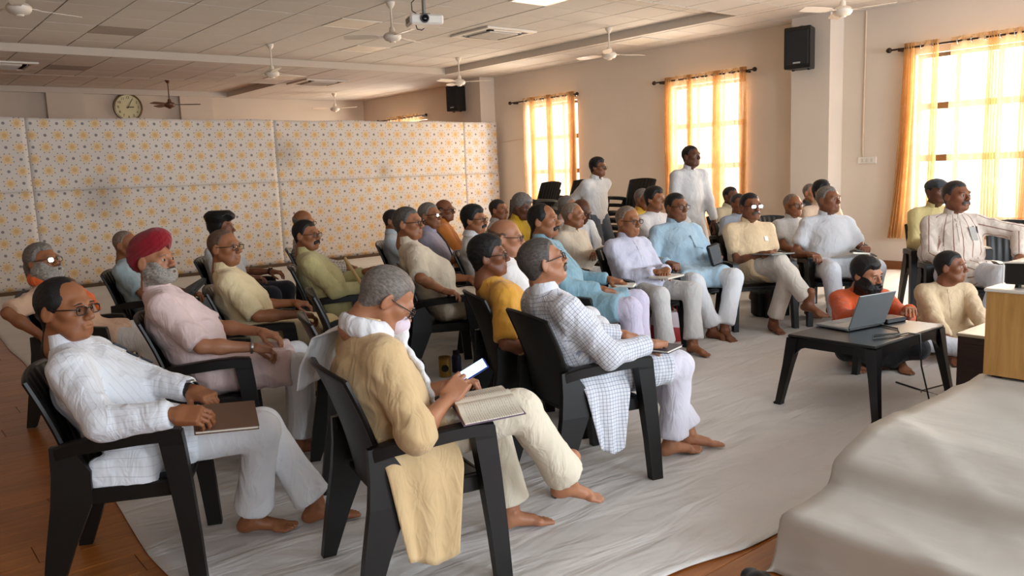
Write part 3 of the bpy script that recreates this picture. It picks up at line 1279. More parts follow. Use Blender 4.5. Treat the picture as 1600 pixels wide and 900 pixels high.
def collar(key, mat, nd, n, fold):
    """stand-up collar: a band round the neck, open at the throat"""
    P = PEOPLE[key]
    s = P['s']
    z = unit(nd)
    y = unit(V(0, 1, 0) - z * z[1])
    x = np.cross(y, z)
    c = P['P'][2]
    b = MB()
    rings = []
    for i in range(n + 1):
        a = math.radians(14 + 332 * i / n)
        d = x * math.sin(a) + y * math.cos(a)
        front = max(0, math.cos(a)) ** 2
        lo_, hi_ = .026 - .014 * front, .078 - .020 * front
        r0, r1 = .073 * s, .0655 * s
        base = c + d * r0 + z * lo_ * s + y * .004
        topp = c + d * r1 + z * hi_ * s + y * .006
        q = [base, topp, topp - d * .004, base - d * .005]
        if fold:
            q = [c + d * (r0 + .012) + z * (lo_ + .004) * s + y * .004, topp + d * .004, topp - d * .004, base - d * .004]
        rings.append(q)
    b.loft(rings)
    return b.obj('collar', mat, P['top'], True, 50)


def surf(key, p, d):
    """first hit of the person's top garment from local point p along d"""
    P = PEOPLE[key]
    if 'bvh' not in P:
        from mathutils.bvhtree import BVHTree
        me = P['top'].data
        P['bvh'] = BVHTree.FromPolygons([v.co[:] for v in me.vertices], [pl.vertices[:] for pl in me.polygons])
    h = P['bvh'].ray_cast(Vector(p), Vector(d).normalized())
    return h[0], h[1]


def placket(key, mat, length):
    P = PEOPLE[key]
    P1, P2, P3 = P['P']
    H = P['H']
    ax = unit(P3 - H)
    fr = np.cross(ax, V(1, 0, 0))
    if fr[1] < 0:
        fr = -fr
    pts = []
    for i in range(9):
        q = P3 - ax * (.03 + (length - .03) * i / 8) + fr * .5
        h, n = surf(key, q, -fr)
        if h is None:
            continue
        pts.append((h, n))
    if len(pts) < 3:
        return
    b = MB()
    rings = []
    for h, n in pts:
        x = Vector((1, 0, 0))
        x = (x - n * x.dot(n)).normalized()
        o = h + n * .0005
        rings.append([o - x * .013 - n * .002, o - x * .013 + n * .0018, o + x * .013 + n * .0018, o + x * .013 - n * .002])
    b.loft(rings)
    b.obj('placket', mat, P['top'], True, 30)
    me = _TC.get('button')
    if me is None:
        me = _TC['button'] = MB().lathe([(.0005, .0022), (.004, .0022), (.005, .0012), (.005, -.001)], 10).mesh('button', plain('button', 'cfc4b4', .4), True, 30)
    for i in (1, 3, 5):
        if i < len(pts):
            h, n = pts[i]
            o = link('button', me, P['top'])
            o.matrix_local = Matrix.Translation(h + n * .002) @ n.to_track_quat('Z', 'Y').to_matrix().to_4x4()


def to_world(key, p):
    P = PEOPLE[key]
    return P['Rw'] @ np.asarray(p, float) + P['base']


def flap(key, sg, y0, y1, z0, z1, x0, x1, mat, folds=2, flare=-.02, amp=.007):
    """the side of a kurta that hangs over the edge of the seat: a pleated cloth fall"""
    P = PEOPLE[key]
    nu, nv = 40, 24
    pts = []
    for j in range(nv + 1):
        v = j / nv
        for i in range(nu + 1):
            u = i / nu
            y = y0 + (y1 - y0) * u + flare * v * (u - .5) * 2
            over = min(1, v / .42)
            over = over * over * (3 - 2 * over)
            y = (y0 + .03) + (y1 - y0) * .72 * u + (y - (y0 + .03) - (y1 - y0) * .72 * u) * over
            x = x0 + (x1 - x0) * over - .03 * (1 - over) * (2 * u - 1) ** 2 + .03 * max(0, v - .42)
            z = z0 - (z0 - z1) * v + .012 * math.sin(u * 5 + 1) * v - .02 * v * (1 - (2 * u - 1) ** 2)
            a = amp * (.3 + v) * math.sin(2 * PI * folds * u + 1.3 * math.sin(3 * u) + .8 * v)
            pts.append((sg * (x + a), y + .5 * a, z))
    n = nu + 1
    fs = [(j * n + i, j * n + i + 1, (j + 1) * n + i + 1, (j + 1) * n + i) for j in range(nv) for i in range(nu)]
    uv = np.array([(p[1], p[2]) for p in pts])
    o = link('kurta_side', np_mesh('kurta_side', np.array(pts), np.array(fs), mat, uv), P['o'])
    m = o.modifiers.new('thick', 'SOLIDIFY')
    m.thickness = .004
    return o

# ------------------------------------------------------------------ the room
W = 10.95
L = 19.37
FRONT = -2.8
LEFT = -4.0
HL, HT = 3.45, 3.56          # lower ceiling, raised trays
M_WALL = plain('wall_paint', 'dccfc0', .85, var=.03, vscale=1.2, bump=.05, bscale=40)
M_WALL2 = plain('wall_paint_back', 'cfc2b2', .85, var=.03, vscale=1.2, bump=.05, bscale=40)
M_SKIRT = plain('skirting_wood', '8a5a34', .5)
M_FLOORBASE = plain('floor_base', '50301c', .6)
M_PLANK = woodmat('laminate_plank', '8a4d1e', 'b4702f', (1.0, 12, 12), .33)
M_TILE = plain('ceiling_tile_board', 'd4cfc9', .9, var=.02, vscale=2, bump=.12, bscale=90)
M_TILE_OLD = plain('ceiling_tile_stained', 'a39990', .9, var=.05, vscale=2)
M_CEIL = plain('ceiling_slab', '3d3833', .9)
M_STEP = plain('ceiling_step_paint', 'c8beb2', .85)
M_WHITE = plain('white_plastic', 'e4dfd6', .4)
M_FAN = plain('fan_enamel', 'ddd2c4', .35)
M_BRONZE = plain('fan_bronze', '6e4a33', .35)
M_BLACK = plain('black_plastic', '0f1010', .45)
M_DARKGAP = plain('dark_recess', '141210', .9)
M_METAL = plain('steel', '9a9a98', .3, 1.0)
M_ROD = plain('curtain_rod_metal', '3a2a20', .4, .6)
M_FRAMEW = plain('window_frame_paint', '54402f', .5)

floor = link('floor', MB().box((LEFT, FRONT, -.12), (W + .25, L + .25, -.014)).mesh('floor', M_FLOORBASE, False))
tag(floor, 'brown laminate floor', kind='structure')
_pl = {}
n = 0
for j in range(46):
    y0 = 1.2 + j * .19
    off = (j * .47) % 1.25
    for i in range(-3, 5):
        x0 = -1.9 + off + i * 1.25
        x1 = x0 + 1.247
        c = ((x0 + x1) / 2, y0 + .095)
        vis = (c[0] < 1.7 and y0 > 2.4 and c[0] > -.9 - .0 and c[0] > (-.35 - .04 * (y0 - 2.4))) or (y0 < 2.2 and 1.0 < c[0] < 3.7)
        if not vis:
            continue
        if 'p' not in _pl:
            _pl['p'] = MB().box((-.6235, -.094, -.014), (.6235, .094, 0), bev=.0015).mesh('plank', M_PLANK, False)
        link('plank', _pl['p'], floor, (c[0], c[1], 0))
        n += 1
# laminate past the planks that show, as one plain surface just under their level
rest = MB()
rest.box((LEFT, FRONT, -.0139), (W, 1.19, -.002)).box((LEFT, 1.19, -.0139), (-1.95, L, -.002)).box((1.9, 2.2, -.0139), (W, L, -.002)).box((-1.95, 9.95, -.0139), (1.9, L, -.002))
tag(rest.obj('laminate', M_PLANK, floor, False), kind='stuff')
print('planks', n)


def wall(name, axis, pos, thick, a0, a1, holes, mat, zt=3.7):
    """wall in the plane axis=pos, thick outward, along the other axis a0..a1, with holes (b0,b1,z0,z1)"""
    b = MB()

    def bx(u0, u1, z0, z1):
        if u1 - u0 < 1e-4 or z1 - z0 < 1e-4:
            return
        p0, p1 = min(pos, pos + thick), max(pos, pos + thick)
        if axis == 0:
            b.box((p0, u0, z0), (p1, u1, z1))
        else:
            b.box((u0, p0, z0), (u1, p1, z1))
    cur = a0
    for h in sorted(holes):
        bx(cur, h[0], 0, zt)
        bx(h[0], h[1], 0, h[2])
        bx(h[0], h[1], h[3], zt)
        cur = h[1]
    bx(cur, a1, 0, zt)
    return tag(b.obj(name, mat, None, False), kind='structure')


WINS = [(2.6, 5.05), (7.62, 9.08), (11.32, 12.78), (16.4, 18.2)]
WZ0, WZ1 = .66, 2.78
wr = wall('wall_right', 0, W, .25, FRONT - .25, L + .25, [(a, b_, WZ0, WZ1) for a, b_ in WINS], M_WALL)
wb = wall('wall_back', 1, L, .25, LEFT - .25, W + .25, [], M_WALL2)
wl = wall('wall_left', 0, LEFT, -.25, FRONT - .25, L + .25, [], M_WALL)
wf = wall('wall_front', 1, FRONT, -.25, LEFT - .25, W + .25, [(x - 1, x + 1, .8, 2.9) for x in (.2, 3.4, 6.6, 9.4)], M_WALL)
for (y0, y1, pr) in ((6.04, 6.62, .35), (13.82, 14.5, .38)):
    MB().box((W - pr, y0, 0), (W + .01, y1, 3.5)).obj('pillar', M_WALL, wr, False)
for (x0, x1) in ((3.55, 4.25), (6.22, 6.95)):
    MB().box((x0, L - .12, 0), (x1, L + .01, 3.45)).obj('pillar', M_WALL2, wb, False)
bb = MB()
bb.box((W - .015, FRONT, 0), (W, 6.04, .1)).box((W - .015, 6.62, 0), (W, 13.82, .1)).box((W - .365, 6.04, 0), (W - .35, 6.62, .1)).box((W - .365, 6.025, 0), (W, 6.04, .1))
tag(bb.obj('baseboard_right', M_SKIRT, None, False), kind='structure')
tag(MB().box((LEFT, L - .015, 0), (W, L, .1)).obj('baseboard_back', M_SKIRT, None, False), kind='structure')

# windows: frame, mullions, transoms and panes
gm = N('window_glass')
_tr = gm.n('ShaderNodeBsdfTransparent')
_gl = gm.n('ShaderNodeBsdfGlossy', i_Roughness=.02)
_mx = gm.n('ShaderNodeMixShader', i_0=.06)
gm.t.links.new(_tr.outputs[0], _mx.inputs[1])
gm.t.links.new(_gl.outputs[0], _mx.inputs[2])
gm.t.links.new(_mx.outputs[0], gm.out.inputs[0])
for k, (a, b_) in enumerate(WINS):
    w = tag(empty('window_%d' % (k + 1), (W + .12, (a + b_) / 2, WZ0)), kind='structure')
    hw, hh = (b_ - a) / 2, WZ1 - WZ0
    fr = MB()
    fr.box((-.03, -hw, 0), (.03, -hw + .05, hh)).box((-.03, hw - .05, 0), (.03, hw, hh)).box((-.03, -hw + .05, 0), (.03, hw - .05, .05)).box((-.03, -hw + .05, hh - .05), (.03, hw - .05, hh))
    fr.obj('frame', M_FRAMEW, w, False)
    nm = max(2, round((b_ - a) / .5))
    for i in range(1, nm):
        y = -hw + 2 * hw * i / nm
        MB().box((-.025, y - .03, .05), (.025, y + .03, hh - .05)).obj('mullion', M_FRAMEW, w, False)
    for z in (2.12 - WZ0, 1.46 - WZ0):
        MB().box((-.028, -hw + .05, z - .042), (.028, hw - .05, z + .042)).obj('transom', M_FRAMEW, w, False)
    for i in range(nm):
        y0, y1 = -hw + 2 * hw * i / nm + .022, -hw + 2 * hw * (i + 1) / nm - .022
        for z0, z1 in ((.05, 1.46 - WZ0 - .028), (1.46 - WZ0 + .028, 2.12 - WZ0 - .028), (2.12 - WZ0 + .028, hh - .05)):
            MB().box((-.003, y0, z0), (.003, y1, z1)).obj('pane', gm.m, w, False)

# ------------------------------------------------------------------ ceiling: slab, trays, tiles
ceil = tag(link('ceiling', MB().box((LEFT - .25, FRONT - .25, 3.6), (W + .25, L + .25, 3.7)).mesh('ceiling', M_CEIL, False)), kind='structure')
TRAYS = [(-3.2, 9.62, 6.84, 13.69), (-3.2, 7.28, 16.35, 19.2)]
for (x0, x1, y0, y1) in TRAYS:
    t = .02
    for lo, hi in (((x0, y1, HL - .004), (x1, y1 + t, 3.6)), ((x0, y0 - t, HL - .004), (x1, y0, 3.6)), ((x1, y0 - t, HL - .004), (x1 + t, y1 + t, 3.6)), ((x0 - t, y0 - t, HL - .004), (x0, y1 + t, 3.6))):
        MB().box(lo, hi).obj('ceiling_step', M_STEP, ceil, False)
G = .628
XB = sorted(set([round(2.235 + G * i, 4) for i in range(-10, 14)] + [LEFT, W, -3.2, 9.62, 7.28]))
YB = sorted(set([round(13.69 - G * i, 4) for i in range(-9, 27)] + [FRONT, L, 6.84, 16.35, 19.2]))
XB = [x for i, x in enumerate(XB) if LEFT <= x <= W]
YB = [y for y in YB if FRONT <= y <= L]


def proj(p):
    q = CAM_R.T @ (np.asarray(p, float) - V(0, 0, CAM_H))
    return (800 + FOC * q[0] / q[2], 450 + FOC * q[1] / q[2], q[2])


def cell_of(x, y):
    return (max(a for a in XB if a <= x), max(a for a in YB if a <= y))


PANELS = {cell_of(5.65, 10.15): 'l', cell_of(6.95, 12.1): 'l', cell_of(6.98, 7.75): 'lit', cell_of(10.0, 9.1): 'l', cell_of(6.88, 15.1): 'l'}
OLD = {cell_of(3.2, 12.1), cell_of(3.2, 15.2)}
cells = []
for x0, x1 in zip(XB, XB[1:]):
    for y0, y1 in zip(YB, YB[1:]):
        if x1 - x0 < .02 or y1 - y0 < .02:
            continue
        c = ((x0 + x1) / 2, (y0 + y1) / 2)
        z = HT if any(a < c[0] < b_ and p < c[1] < q for a, b_, p, q in TRAYS) else HL
        sx, sy, d = proj((c[0], c[1], z))
        vis = d > .5 and -60 < sx < 1660 and -40 < sy < 200
        cells.append((d if vis else 99, x0, x1, y0, y1, z, vis))
cells.sort()
mcache = {}
rest = MB()
light_cells = []
nt = 0
for d, x0, x1, y0, y1, z, vis in cells:
    kind = PANELS.get((x0, y0))
    if kind:
        light_cells.append((x0, x1, y0, y1, z, kind))
        continue
    sx, sy = round(x1 - x0 - .016, 4), round(y1 - y0 - .016, 4)
    if vis and nt < 295:
        k = (sx, sy, (x0, y0) in OLD)
        if k not in mcache:
            mcache[k] = MB().box((-sx / 2, -sy / 2, 0), (sx / 2, sy / 2, .014)).mesh('tile', M_TILE_OLD if k[2] else M_TILE, False)
        link('tile', mcache[k], ceil, ((x0 + x1) / 2, (y0 + y1) / 2, z + random.uniform(0, .003)))
        nt += 1
    else:
        rest.box((x0 + .006, y0 + .006, z), (x1 - .006, y1 - .006, z + .014))
tag(rest.obj('tile_field', M_TILE, ceil, False), kind='stuff')
print('tiles', nt, 'of', len(cells))
# a dark backing just above each level of tiles (the shadow gap of the grid)
bk = MB()
bk.box((LEFT, FRONT, HL + .016), (W, 6.82, HL + .03)).box((LEFT, 13.71, HL + .016), (W, 16.33, HL + .03)).box((9.64, 6.82, HL + .016), (W, 13.71, HL + .03)).box((7.3, 16.33, HL + .016), (W, L, HL + .03)).box((LEFT, 6.82, HL + .016), (-3.22, L, HL + .03)).box((-3.22, 19.22, HL + .016), (7.3, L, HL + .03))
bk.box((-3.2, 6.84, HT + .016), (9.62, 13.69, HT + .03)).box((-3.2, 16.35, HT + .016), (7.28, 19.2, HT + .03))
bk.obj('grid_backing', M_CEIL, ceil, False)

M_DIFF = plain('light_diffuser', 'e9e2d6', .35)
k = N('lamp_diffuser_lit')
k.set('Base Color', lin('fff1d8'))
k.set('Emission Color', lin('ffe6bd'))
k.set('Emission Strength', 1.6)
M_LIT = k.m
for i, (x0, x1, y0, y1, z, kind) in enumerate(sorted(light_cells)):
    lab = {'lit': 'glowing square ceiling panel at the top edge of the picture'}.get(kind)
    cx, cy = (x0 + x1) / 2, (y0 + y1) / 2
    if not lab:
        lab = {0: 'pale square ceiling panel left of the fan nearest the projector', 1: 'pale square ceiling panel beyond the small cassette unit', 2: 'pale square ceiling panel below the fan nearest the projector', 3: 'pale square ceiling panel far beyond the step over the screen', 4: 'pale square ceiling panel beside the fan at the window wall'}.get(i, 'pale square ceiling panel')
    e = tag(empty('ceiling_light', (cx, cy, z)), lab, 'light', 'square light panels in the ceiling')
    hx, hy = (x1 - x0) / 2 - .008, (y1 - y0) / 2 - .008
    f = MB()
    f.box((-hx, -hy, -.006), (hx, -hy + .025, .012)).box((-hx, hy - .025, -.006), (hx, hy, .012)).box((-hx, -hy + .025, -.006), (-hx + .025, hy - .025, .012)).box((hx - .025, -hy + .025, -.006), (hx, hy - .025, .012))
    f.obj('frame', M_WHITE, e, False)
    MB().box((-hx + .026, -hy + .026, -.001), (hx - .026, hy - .026, .006)).obj('diffuser', M_LIT if kind == 'lit' else M_DIFF, e, False)


# ------------------------------------------------------------------ cassette air conditioners
def cassette(x, y, z, label):
    e = tag(empty('air_conditioner', (x, y, z)), label, 'air conditioner', 'ceiling cassette units')
    h = .47
    f = MB()
    f.box((-h, -h, -.03), (h, -h + .09, 0), bev=.006).box((-h, h - .09, -.03), (h, h, 0), bev=.006).box((-h, -h + .09, -.03), (-h + .09, h - .09, 0), bev=.006).box((h - .09, -h + .09, -.03), (h, h - .09, 0), bev=.006)
    f.obj('frame', M_WHITE, e, False)
    g = MB()
    g.box((-.27, -.27, -.045), (.27, .27, -.02), bev=.01)
    gr = g.obj('intake_panel', plain('intake_grey', 'd6d0c6', .5), e, False)
    for i in range(9):
        MB().box((-.24, -.24 + i * .06 - .004, -.049), (.24, -.24 + i * .06 + .004, -.044)).obj('slat', plain('slat_grey', 'a9a39a', .5), gr, False)
    MB().box((-h + .09, -h + .09, -.012), (h - .09, h - .09, 0)).obj('outlet', M_DARKGAP, e, False)
    for k in range(4):
        m = Matrix.Rotation(k * PI / 2, 4, 'Z')
        o = MB().box((-.26, -.012, -.003), (.26, .022, .003)).obj('louver', M_WHITE, e, False)
        o.matrix_local = m @ Matrix.Translation((0, .345, -.028)) @ Matrix.Rotation(1.0, 4, 'X')
    return e


cassette(7.91, 9.95, HT, 'white cassette unit in the ceiling to the right of the projector')
cassette(7.87, 15.72, HL, 'white cassette unit in the lower ceiling above the flowered screen')
cassette(2.2, 15.2, HL, 'white cassette unit at the left edge of the ceiling')


# ------------------------------------------------------------------ ceiling fans
def fan(x, y, zt, zh, rot, label, mat=None, first=[None]):
    mat = mat or M_FAN
    e = tag(empty('ceiling_fan', (x, y, zh)), label, 'fan', 'ceiling fans')
    d = zt - zh
    MB().lathe([(.012, d), (.055, d), (.05, d - .03), (.022, d - .075), (.012, d - .08)], 18).obj('canopy', mat, e)
    MB().lathe([(.0115, .05), (.0115, d - .06)], 12).obj('downrod', mat, e)
    MB().lathe([(.012, .11), (.03, .105), (.036, .06), (.04, .05), (.085, .035), (.108, .01), (.108, -.02), (.085, -.05), (.04, -.062), (.035, -.075), (.002, -.08)], 24).obj('motor', mat, e)
    for k in range(3):
        b = MB()
        secs = [(.09, .022, .004), (.16, .028, .004), (.19, .05, .0025), (.30, .066, .0025), (.50, .066, .0025), (.58, .052, .0025)]
        rings = []
        for r, w, t in secs:
            tl = .22 if r > .17 else .0
            rings.append([(r, -w, -t - w * tl), (r, w, -t + w * tl), (r, w, t + w * tl), (r, -w, t - w * tl)])
        b.loft(rings)
        o = b.obj('blade', mat, e, True, 30)
        o.rotation_euler = (0, 0, math.radians(rot + 120 * k))
    return e


fan(1.5, 8.9, HT, 3.16, 20, 'white ceiling fan cut by the top left corner of the picture')
fan(5.4, 8.75, HT, 3.16, 25, 'white ceiling fan hanging to the left of the projector')
fan(5.4, 12.3, HT, 3.13, 15, 'white ceiling fan above the middle of the flowered screen')
fan(8.95, 12.3, HT, 3.13, 75, 'white ceiling fan in front of the far loudspeaker')
fan(9.2, 8.8, HT, 3.17, 100, 'white ceiling fan near the window wall above the standing man')
fan(9.25, 17.7, HL, 3.1, 60, 'small white ceiling fan beyond the screen, near the far corner')
fan(5.35, 17.2, HT, 3.07, 100, 'bronze coloured ceiling fan beside the wall clock', M_BRONZE)
fan(9.3, 5.15, HL, 3.2, 40, 'white ceiling fan cut by the top edge above the pillar')

# ------------------------------------------------------------------ projector
pc = on_z(663, 33, 3.2)
e = tag(empty('projector', pc, math.radians(-20)), 'white video projector hanging from the ceiling beside a fan', 'projector')
MB().box((-.19, -.14, -.055), (.19, .14, .055), bev=.02).obj('body', M_WHITE, e, True, 35)
o = MB().lathe([(.05, 0), (.05, .02), (.042, .028), (.036, .012), (.001, .012)], 24).obj('lens_ring', plain('lens_grey', '6b6b70', .3), e)
o.matrix_local = Matrix.Translation((-.03, -.138, .005)) @ Matrix.Rotation(PI / 2, 4, 'X')
o2 = MB().lathe([(.036, 0), (.03, .008), (.014, .014), (.001, .016)], 20).obj('lens', plain('lens_glass', '0c1016', .08), o)
o2.location = (0, 0, .012)
for i in range(6):
    MB().box((-.193, -.09 + i * .03, -.03), (-.186, -.078 + i * .03, .03)).obj('vent', plain('vent_grey', '8f8a84', .5), e, False)
MB().box((-.06, -.06, .055), (.06, .06, .075), bev=.005).obj('bracket', M_BLACK, e, False)
MB().lathe([(.022, .07), (.022, HT - pc[2])], 14).obj('pole', M_METAL, e)
MB().tube([(-.05, .05, .07), (-.12, .06, .12), (-.13, .03, .2), (-.03, .02, .3)], .006, 6).obj('cable', M_BLACK, e)
MB().tube([(-.11, -.05, -.055), (-.1, -.06, -.1), (-.05, -.07, -.11), (-.02, -.06, -.09)], .006, 6).obj('cable', M_BLACK, e)


# ------------------------------------------------------------------ loudspeakers on the pillars
def loudspeaker(x, y, z, rz, h, w, d, label):
    e = tag(empty('loudspeaker', (x, y, z), rz), label, 'loudspeaker', 'loudspeakers on the pillars')
    b = MB()
    rings = []
    for zz, k in ((0, .97), (.02, 1), (h - .02, 1), (h, .97)):
        rings.append([(-w / 2 * k, -d / 2 * k, zz), (w / 2 * k, -d / 2 * k, zz), (w / 2 * .72 * k, d / 2 * k, zz), (-w / 2 * .72 * k, d / 2 * k, zz)])
    b.loft(rings)
    b.obj('cabinet', M_BLACK, e, True, 30)
    MB().box((-w / 2 + .025, -d / 2 - .012, .05), (w / 2 - .025, -d / 2 + .004, h - .05), bev=.01).obj('grille', plain('grille_black', '15171a', .7, bump=.5, bscale=300), e, False)
    MB().box((-.05, -d / 2 - .016, .065), (.05, -d / 2 - .010, .085)).obj('badge', plain('badge_silver', 'b9b9b9', .3, .5), e, False)
    for sx in (-1, 1):
        MB().box((sx * w * .3 - .015, -.02, -.02), (sx * w * .3 + .015, .02, .004), bev=.004).obj('foot', M_BLACK, e, False)
    MB().box((-.02, -.02, h - .005), (.02, d / 2 + .01, h + .03)).obj('bracket', M_METAL, e, False)
    return e


loudspeaker(10.42, 6.36, 2.73, math.radians(-80), .55, .36, .30, 'black loudspeaker high on the pillar between two curtained windows')
loudspeaker(10.40, 14.42, 2.80, math.radians(-80), .52, .34, .28, 'black loudspeaker on the far pillar behind the flowered screen')

# ------------------------------------------------------------------ clock
e = tag(empty('wall_clock', (5.13, L - .035, 3.19)), 'round wall clock with cream face above the flowered screen', 'clock')
o = MB().lathe([(.27, -.02), (.295, -.02), (.305, .0), (.295, .03), (.27, .034), (.262, .02), (.27, -.02)], 40).obj('rim', plain('clock_rim', '6f5a3a', .3, .4), e)
o.rotation_euler = (PI / 2, 0, 0)
o = MB().lathe([(.001, .008), (.265, .008), (.265, -.015), (.001, -.015)], 40).obj('dial', plain('clock_dial', 'd9d3a6', .5), e)
o.rotation_euler = (PI / 2, 0, 0)
M_INK = plain('clock_ink', '3a3424', .6)
for i in range(12):
    a = PI / 2 - i * PI / 6
    t = bpy.data.curves.new('numeral', 'FONT')
    t.body = str(i or 12)
    t.size = .075
    t.align_x, t.align_y = 'CENTER', 'CENTER'
    t.extrude = .001
    t.materials.append(M_INK)
    _o = link('tmp', t)
    _me = bpy.data.meshes.new_from_object(_o.evaluated_get(bpy.context.evaluated_depsgraph_get()))
    bpy.data.objects.remove(_o)
    o = link('numeral', _me, e, (.205 * math.cos(a), -.0105, .205 * math.sin(a)))
    o.rotation_euler = (PI / 2, 0, 0)
for nm_, ang, ln, w in (('hour_hand', 88, .12, .009), ('minute_hand', 28, .19, .006)):
    o = MB().box((-w, -.002, -.03), (w, .002, ln)).obj(nm_, M_INK, e, False)
    o.location = (0, -.016, 0)
    o.rotation_euler = (0, math.radians(ang), 0)

# ------------------------------------------------------------------ conduit, socket, bracket on the window wall
e = tag(empty('wall_socket', (W - .012, 5.66, 1.46)), 'white switch plate on the wall beside the pillar', 'switch')
MB().box((-.012, -.13, -.045), (.012, .13, .045), bev=.005).obj('plate', M_WHITE, e, False)
for y in (-.07, .0, .06):
    MB().box((-.018, y - .018, -.025), (-.010, y + .018, .025), bev=.003).obj('rocker', plain('rocker_white', 'cfc8bd', .4), e, False)
tag(MB().tube([(W - .01, 5.72, 3.44), (W - .01, 5.73, 1.6), (W - .01, 5.72, 1.51)], .011, 8).obj('cable_conduit', plain('conduit_cream', 'd8c2ab', .6)), 'thin cream cable conduit running down the wall to the switch plate', 'conduit')
tag(MB().tube([(W - .008, 13.7, 2.1), (W - .008, 12.85, 2.14)], .008, 8).obj('cable_trunking', plain('conduit_cream', 'd8c2ab', .6)), 'thin cream cable trunking between the far pillar and the first window', 'conduit')

# ------------------------------------------------------------------ curtains
cu = N('curtain_cloth')
v = cu.obj((1, 1, 1))
f = cu.ramp(cu.noise(v, 9, 4, .6, .6), .35, .68)
wv = cu.n('ShaderNodeTexWave', i_Scale=3.0, i_Distortion=6.0, i_Detail=2.0)
cu.t.links.new(v, wv.inputs[0])
col = cu.mix(cu.math('MULTIPLY', f, .7), lin('c2935a'), lin('dab682'))
col = cu.mix(cu.math('MULTIPLY', wv.outputs['Fac'], .25), col, lin('a67840'))
df = cu.n('ShaderNodeBsdfDiffuse', i_Color=col)
tl = cu.n('ShaderNodeBsdfTranslucent', i_Color=cu.mix(.35, col, lin('f4ead6')))
tp = cu.n('ShaderNodeBsdfTransparent', i_Color=lin('fff4e4'))
m1 = cu.n('ShaderNodeMixShader', i_0=.28)
cu.t.links.new(df.outputs[0], m1.inputs[1])
cu.t.links.new(tl.outputs[0], m1.inputs[2])
m2 = cu.n('ShaderNodeMixShader', i_0=.48)
cu.t.links.new(m1.outputs[0], m2.inputs[1])
cu.t.links.new(tp.outputs[0], m2.inputs[2])
cu.t.links.new(m2.outputs[0], cu.out.inputs[0])
M_CURT = cu.m


def curtain(segs, label, zt=2.93, zb=.45, rod_x=W - .10, flare=0.0, group=None):
    """segs: (y0, y1, kind) from the far end towards the camera; 's' sheer single layer, 'b' gathered bunch"""
    top = []
    for y0, y1, kd in segs:
        L_ = abs(y1 - y0)
        if kd == 's':
            nf = max(1, round(L_ / .17))
            amp = .030
            per = 14
        else:
            nf = max(2, round(L_ / .028))
            amp = .052
            per = 8
        N_ = nf * per
        for i in range(N_):
            t = i / N_
            top.append((y0 + (y1 - y0) * t, amp * math.sin(2 * PI * nf * t), kd))
    top.append((segs[-1][1], 0, segs[-1][2]))
    n = len(top)
    nz = 16
    vs, fs = [], []
    yc = top[0][0]
    for j in range(nz + 1):
        t = j / nz
        z = zt + (zb - zt) * t
        for i, (y, a, kd) in enumerate(top):
            am = a * (.75 + .5 * t) + .008 * math.sin(9 * t + i * .21)
            yy = y + .012 * math.sin(5 * t + i * .13) * t
            if flare:
                yy += flare * t ** 2 * (1 - i / n)
            vs.append((rod_x + am, yy, z))
    for j in range(nz):
        for i in range(n - 1):
            fs.append((j * n + i, j * n + i + 1, (j + 1) * n + i + 1, (j + 1) * n + i))
    b = MB()
    b.add(vs, fs)
    e = tag(empty('curtain', (0, 0, 0)), label, 'curtain', group)
    me = b.mesh('cloth', M_CURT)
    o = link('cloth', me, e)
    y0, y1 = segs[0][0], segs[-1][1]
    m = max(3, int(abs(y1 - y0) / .15))
    ring = _TC.get('eyelet')
    if ring is None:
        r = MB()
        pts = [(.0, .027 * math.cos(2 * PI * i / 14), .027 * math.sin(2 * PI * i / 14)) for i in range(15)]
        r.tube(pts, .006, 6)
        ring = _TC['eyelet'] = r.mesh('eyelet', plain('eyelet_steel', 'cfcac0', .25, .9))
    for i in range(m):
        y = y0 + (y1 - y0) * (i + .5) / m
        link('eyelet', ring, e, (rod_x, y, 2.87)).rotation_euler = (0, 0, PI / 2)
    return e


def rod(y0, y1, label):
    e = tag(empty('curtain_rod', (W - .10, (y0 + y1) / 2, 2.87)), label, 'curtain rod', 'curtain rods on the window wall')
    h = (y1 - y0) / 2
    MB().tube([(0, -h, 0), (0, h, 0)], .0125, 10).obj('rod', M_ROD, e)
    for s in (-1, 1):
        if h > 1.2 and s < 0:
            pass
        o = MB().lathe([(.001, -.03), (.02, -.025), (.034, -.005), (.034, .02), (.022, .035), (.001, .04)], 14).obj('finial', M_ROD, e)
        o.location = (0, s * h, 0)
        o.rotation_euler = (PI / 2, 0, 0)
        MB().box((-.012, s * (h - .14) - .012, -.03), (.10, s * (h - .14) + .012, .012)).obj('bracket', M_ROD, e, False)


rod(11.23, 13.2, 'dark curtain rod over the window nearest the flowered screen')
rod(7.40, 9.36, 'dark curtain rod over the window behind the standing man in white kurta')
rod(1.9, 5.36, 'dark curtain rod over the window at the right edge')
rod(16.3, 18.5, 'dark curtain rod just showing above the flowered screen')
CG = 'gold curtains on the window wall'
curtain([(12.80, 12.56, 's'), (12.56, 12.44, 'b'), (12.44, 12.06, 's'), (12.06, 11.93, 'b')], 'gold sheer curtain on the left half of the window nearest the screen', group=CG)
curtain([(11.92, 11.46, 's'), (11.46, 11.30, 'b')], 'gold sheer curtain on the right half of the window nearest the screen', group=CG)
curtain([(9.12, 8.98, 'b'), (8.98, 8.66, 's'), (8.66, 8.56, 'b')], 'gold sheer curtain left of the standing man in white kurta', group=CG)
curtain([(8.55, 8.16, 's'), (8.16, 8.02, 'b'), (8.02, 7.66, 's'), (7.66, 7.54, 'b')], 'gold sheer curtain right of the standing man in white kurta', group=CG)
curtain([(5.16, 5.02, 'b'), (5.02, 4.80, 's'), (4.80, 4.72, 'b')], 'narrow gold curtain flaring out left of the capped man in yellow', flare=.16, zb=.42, group=CG)
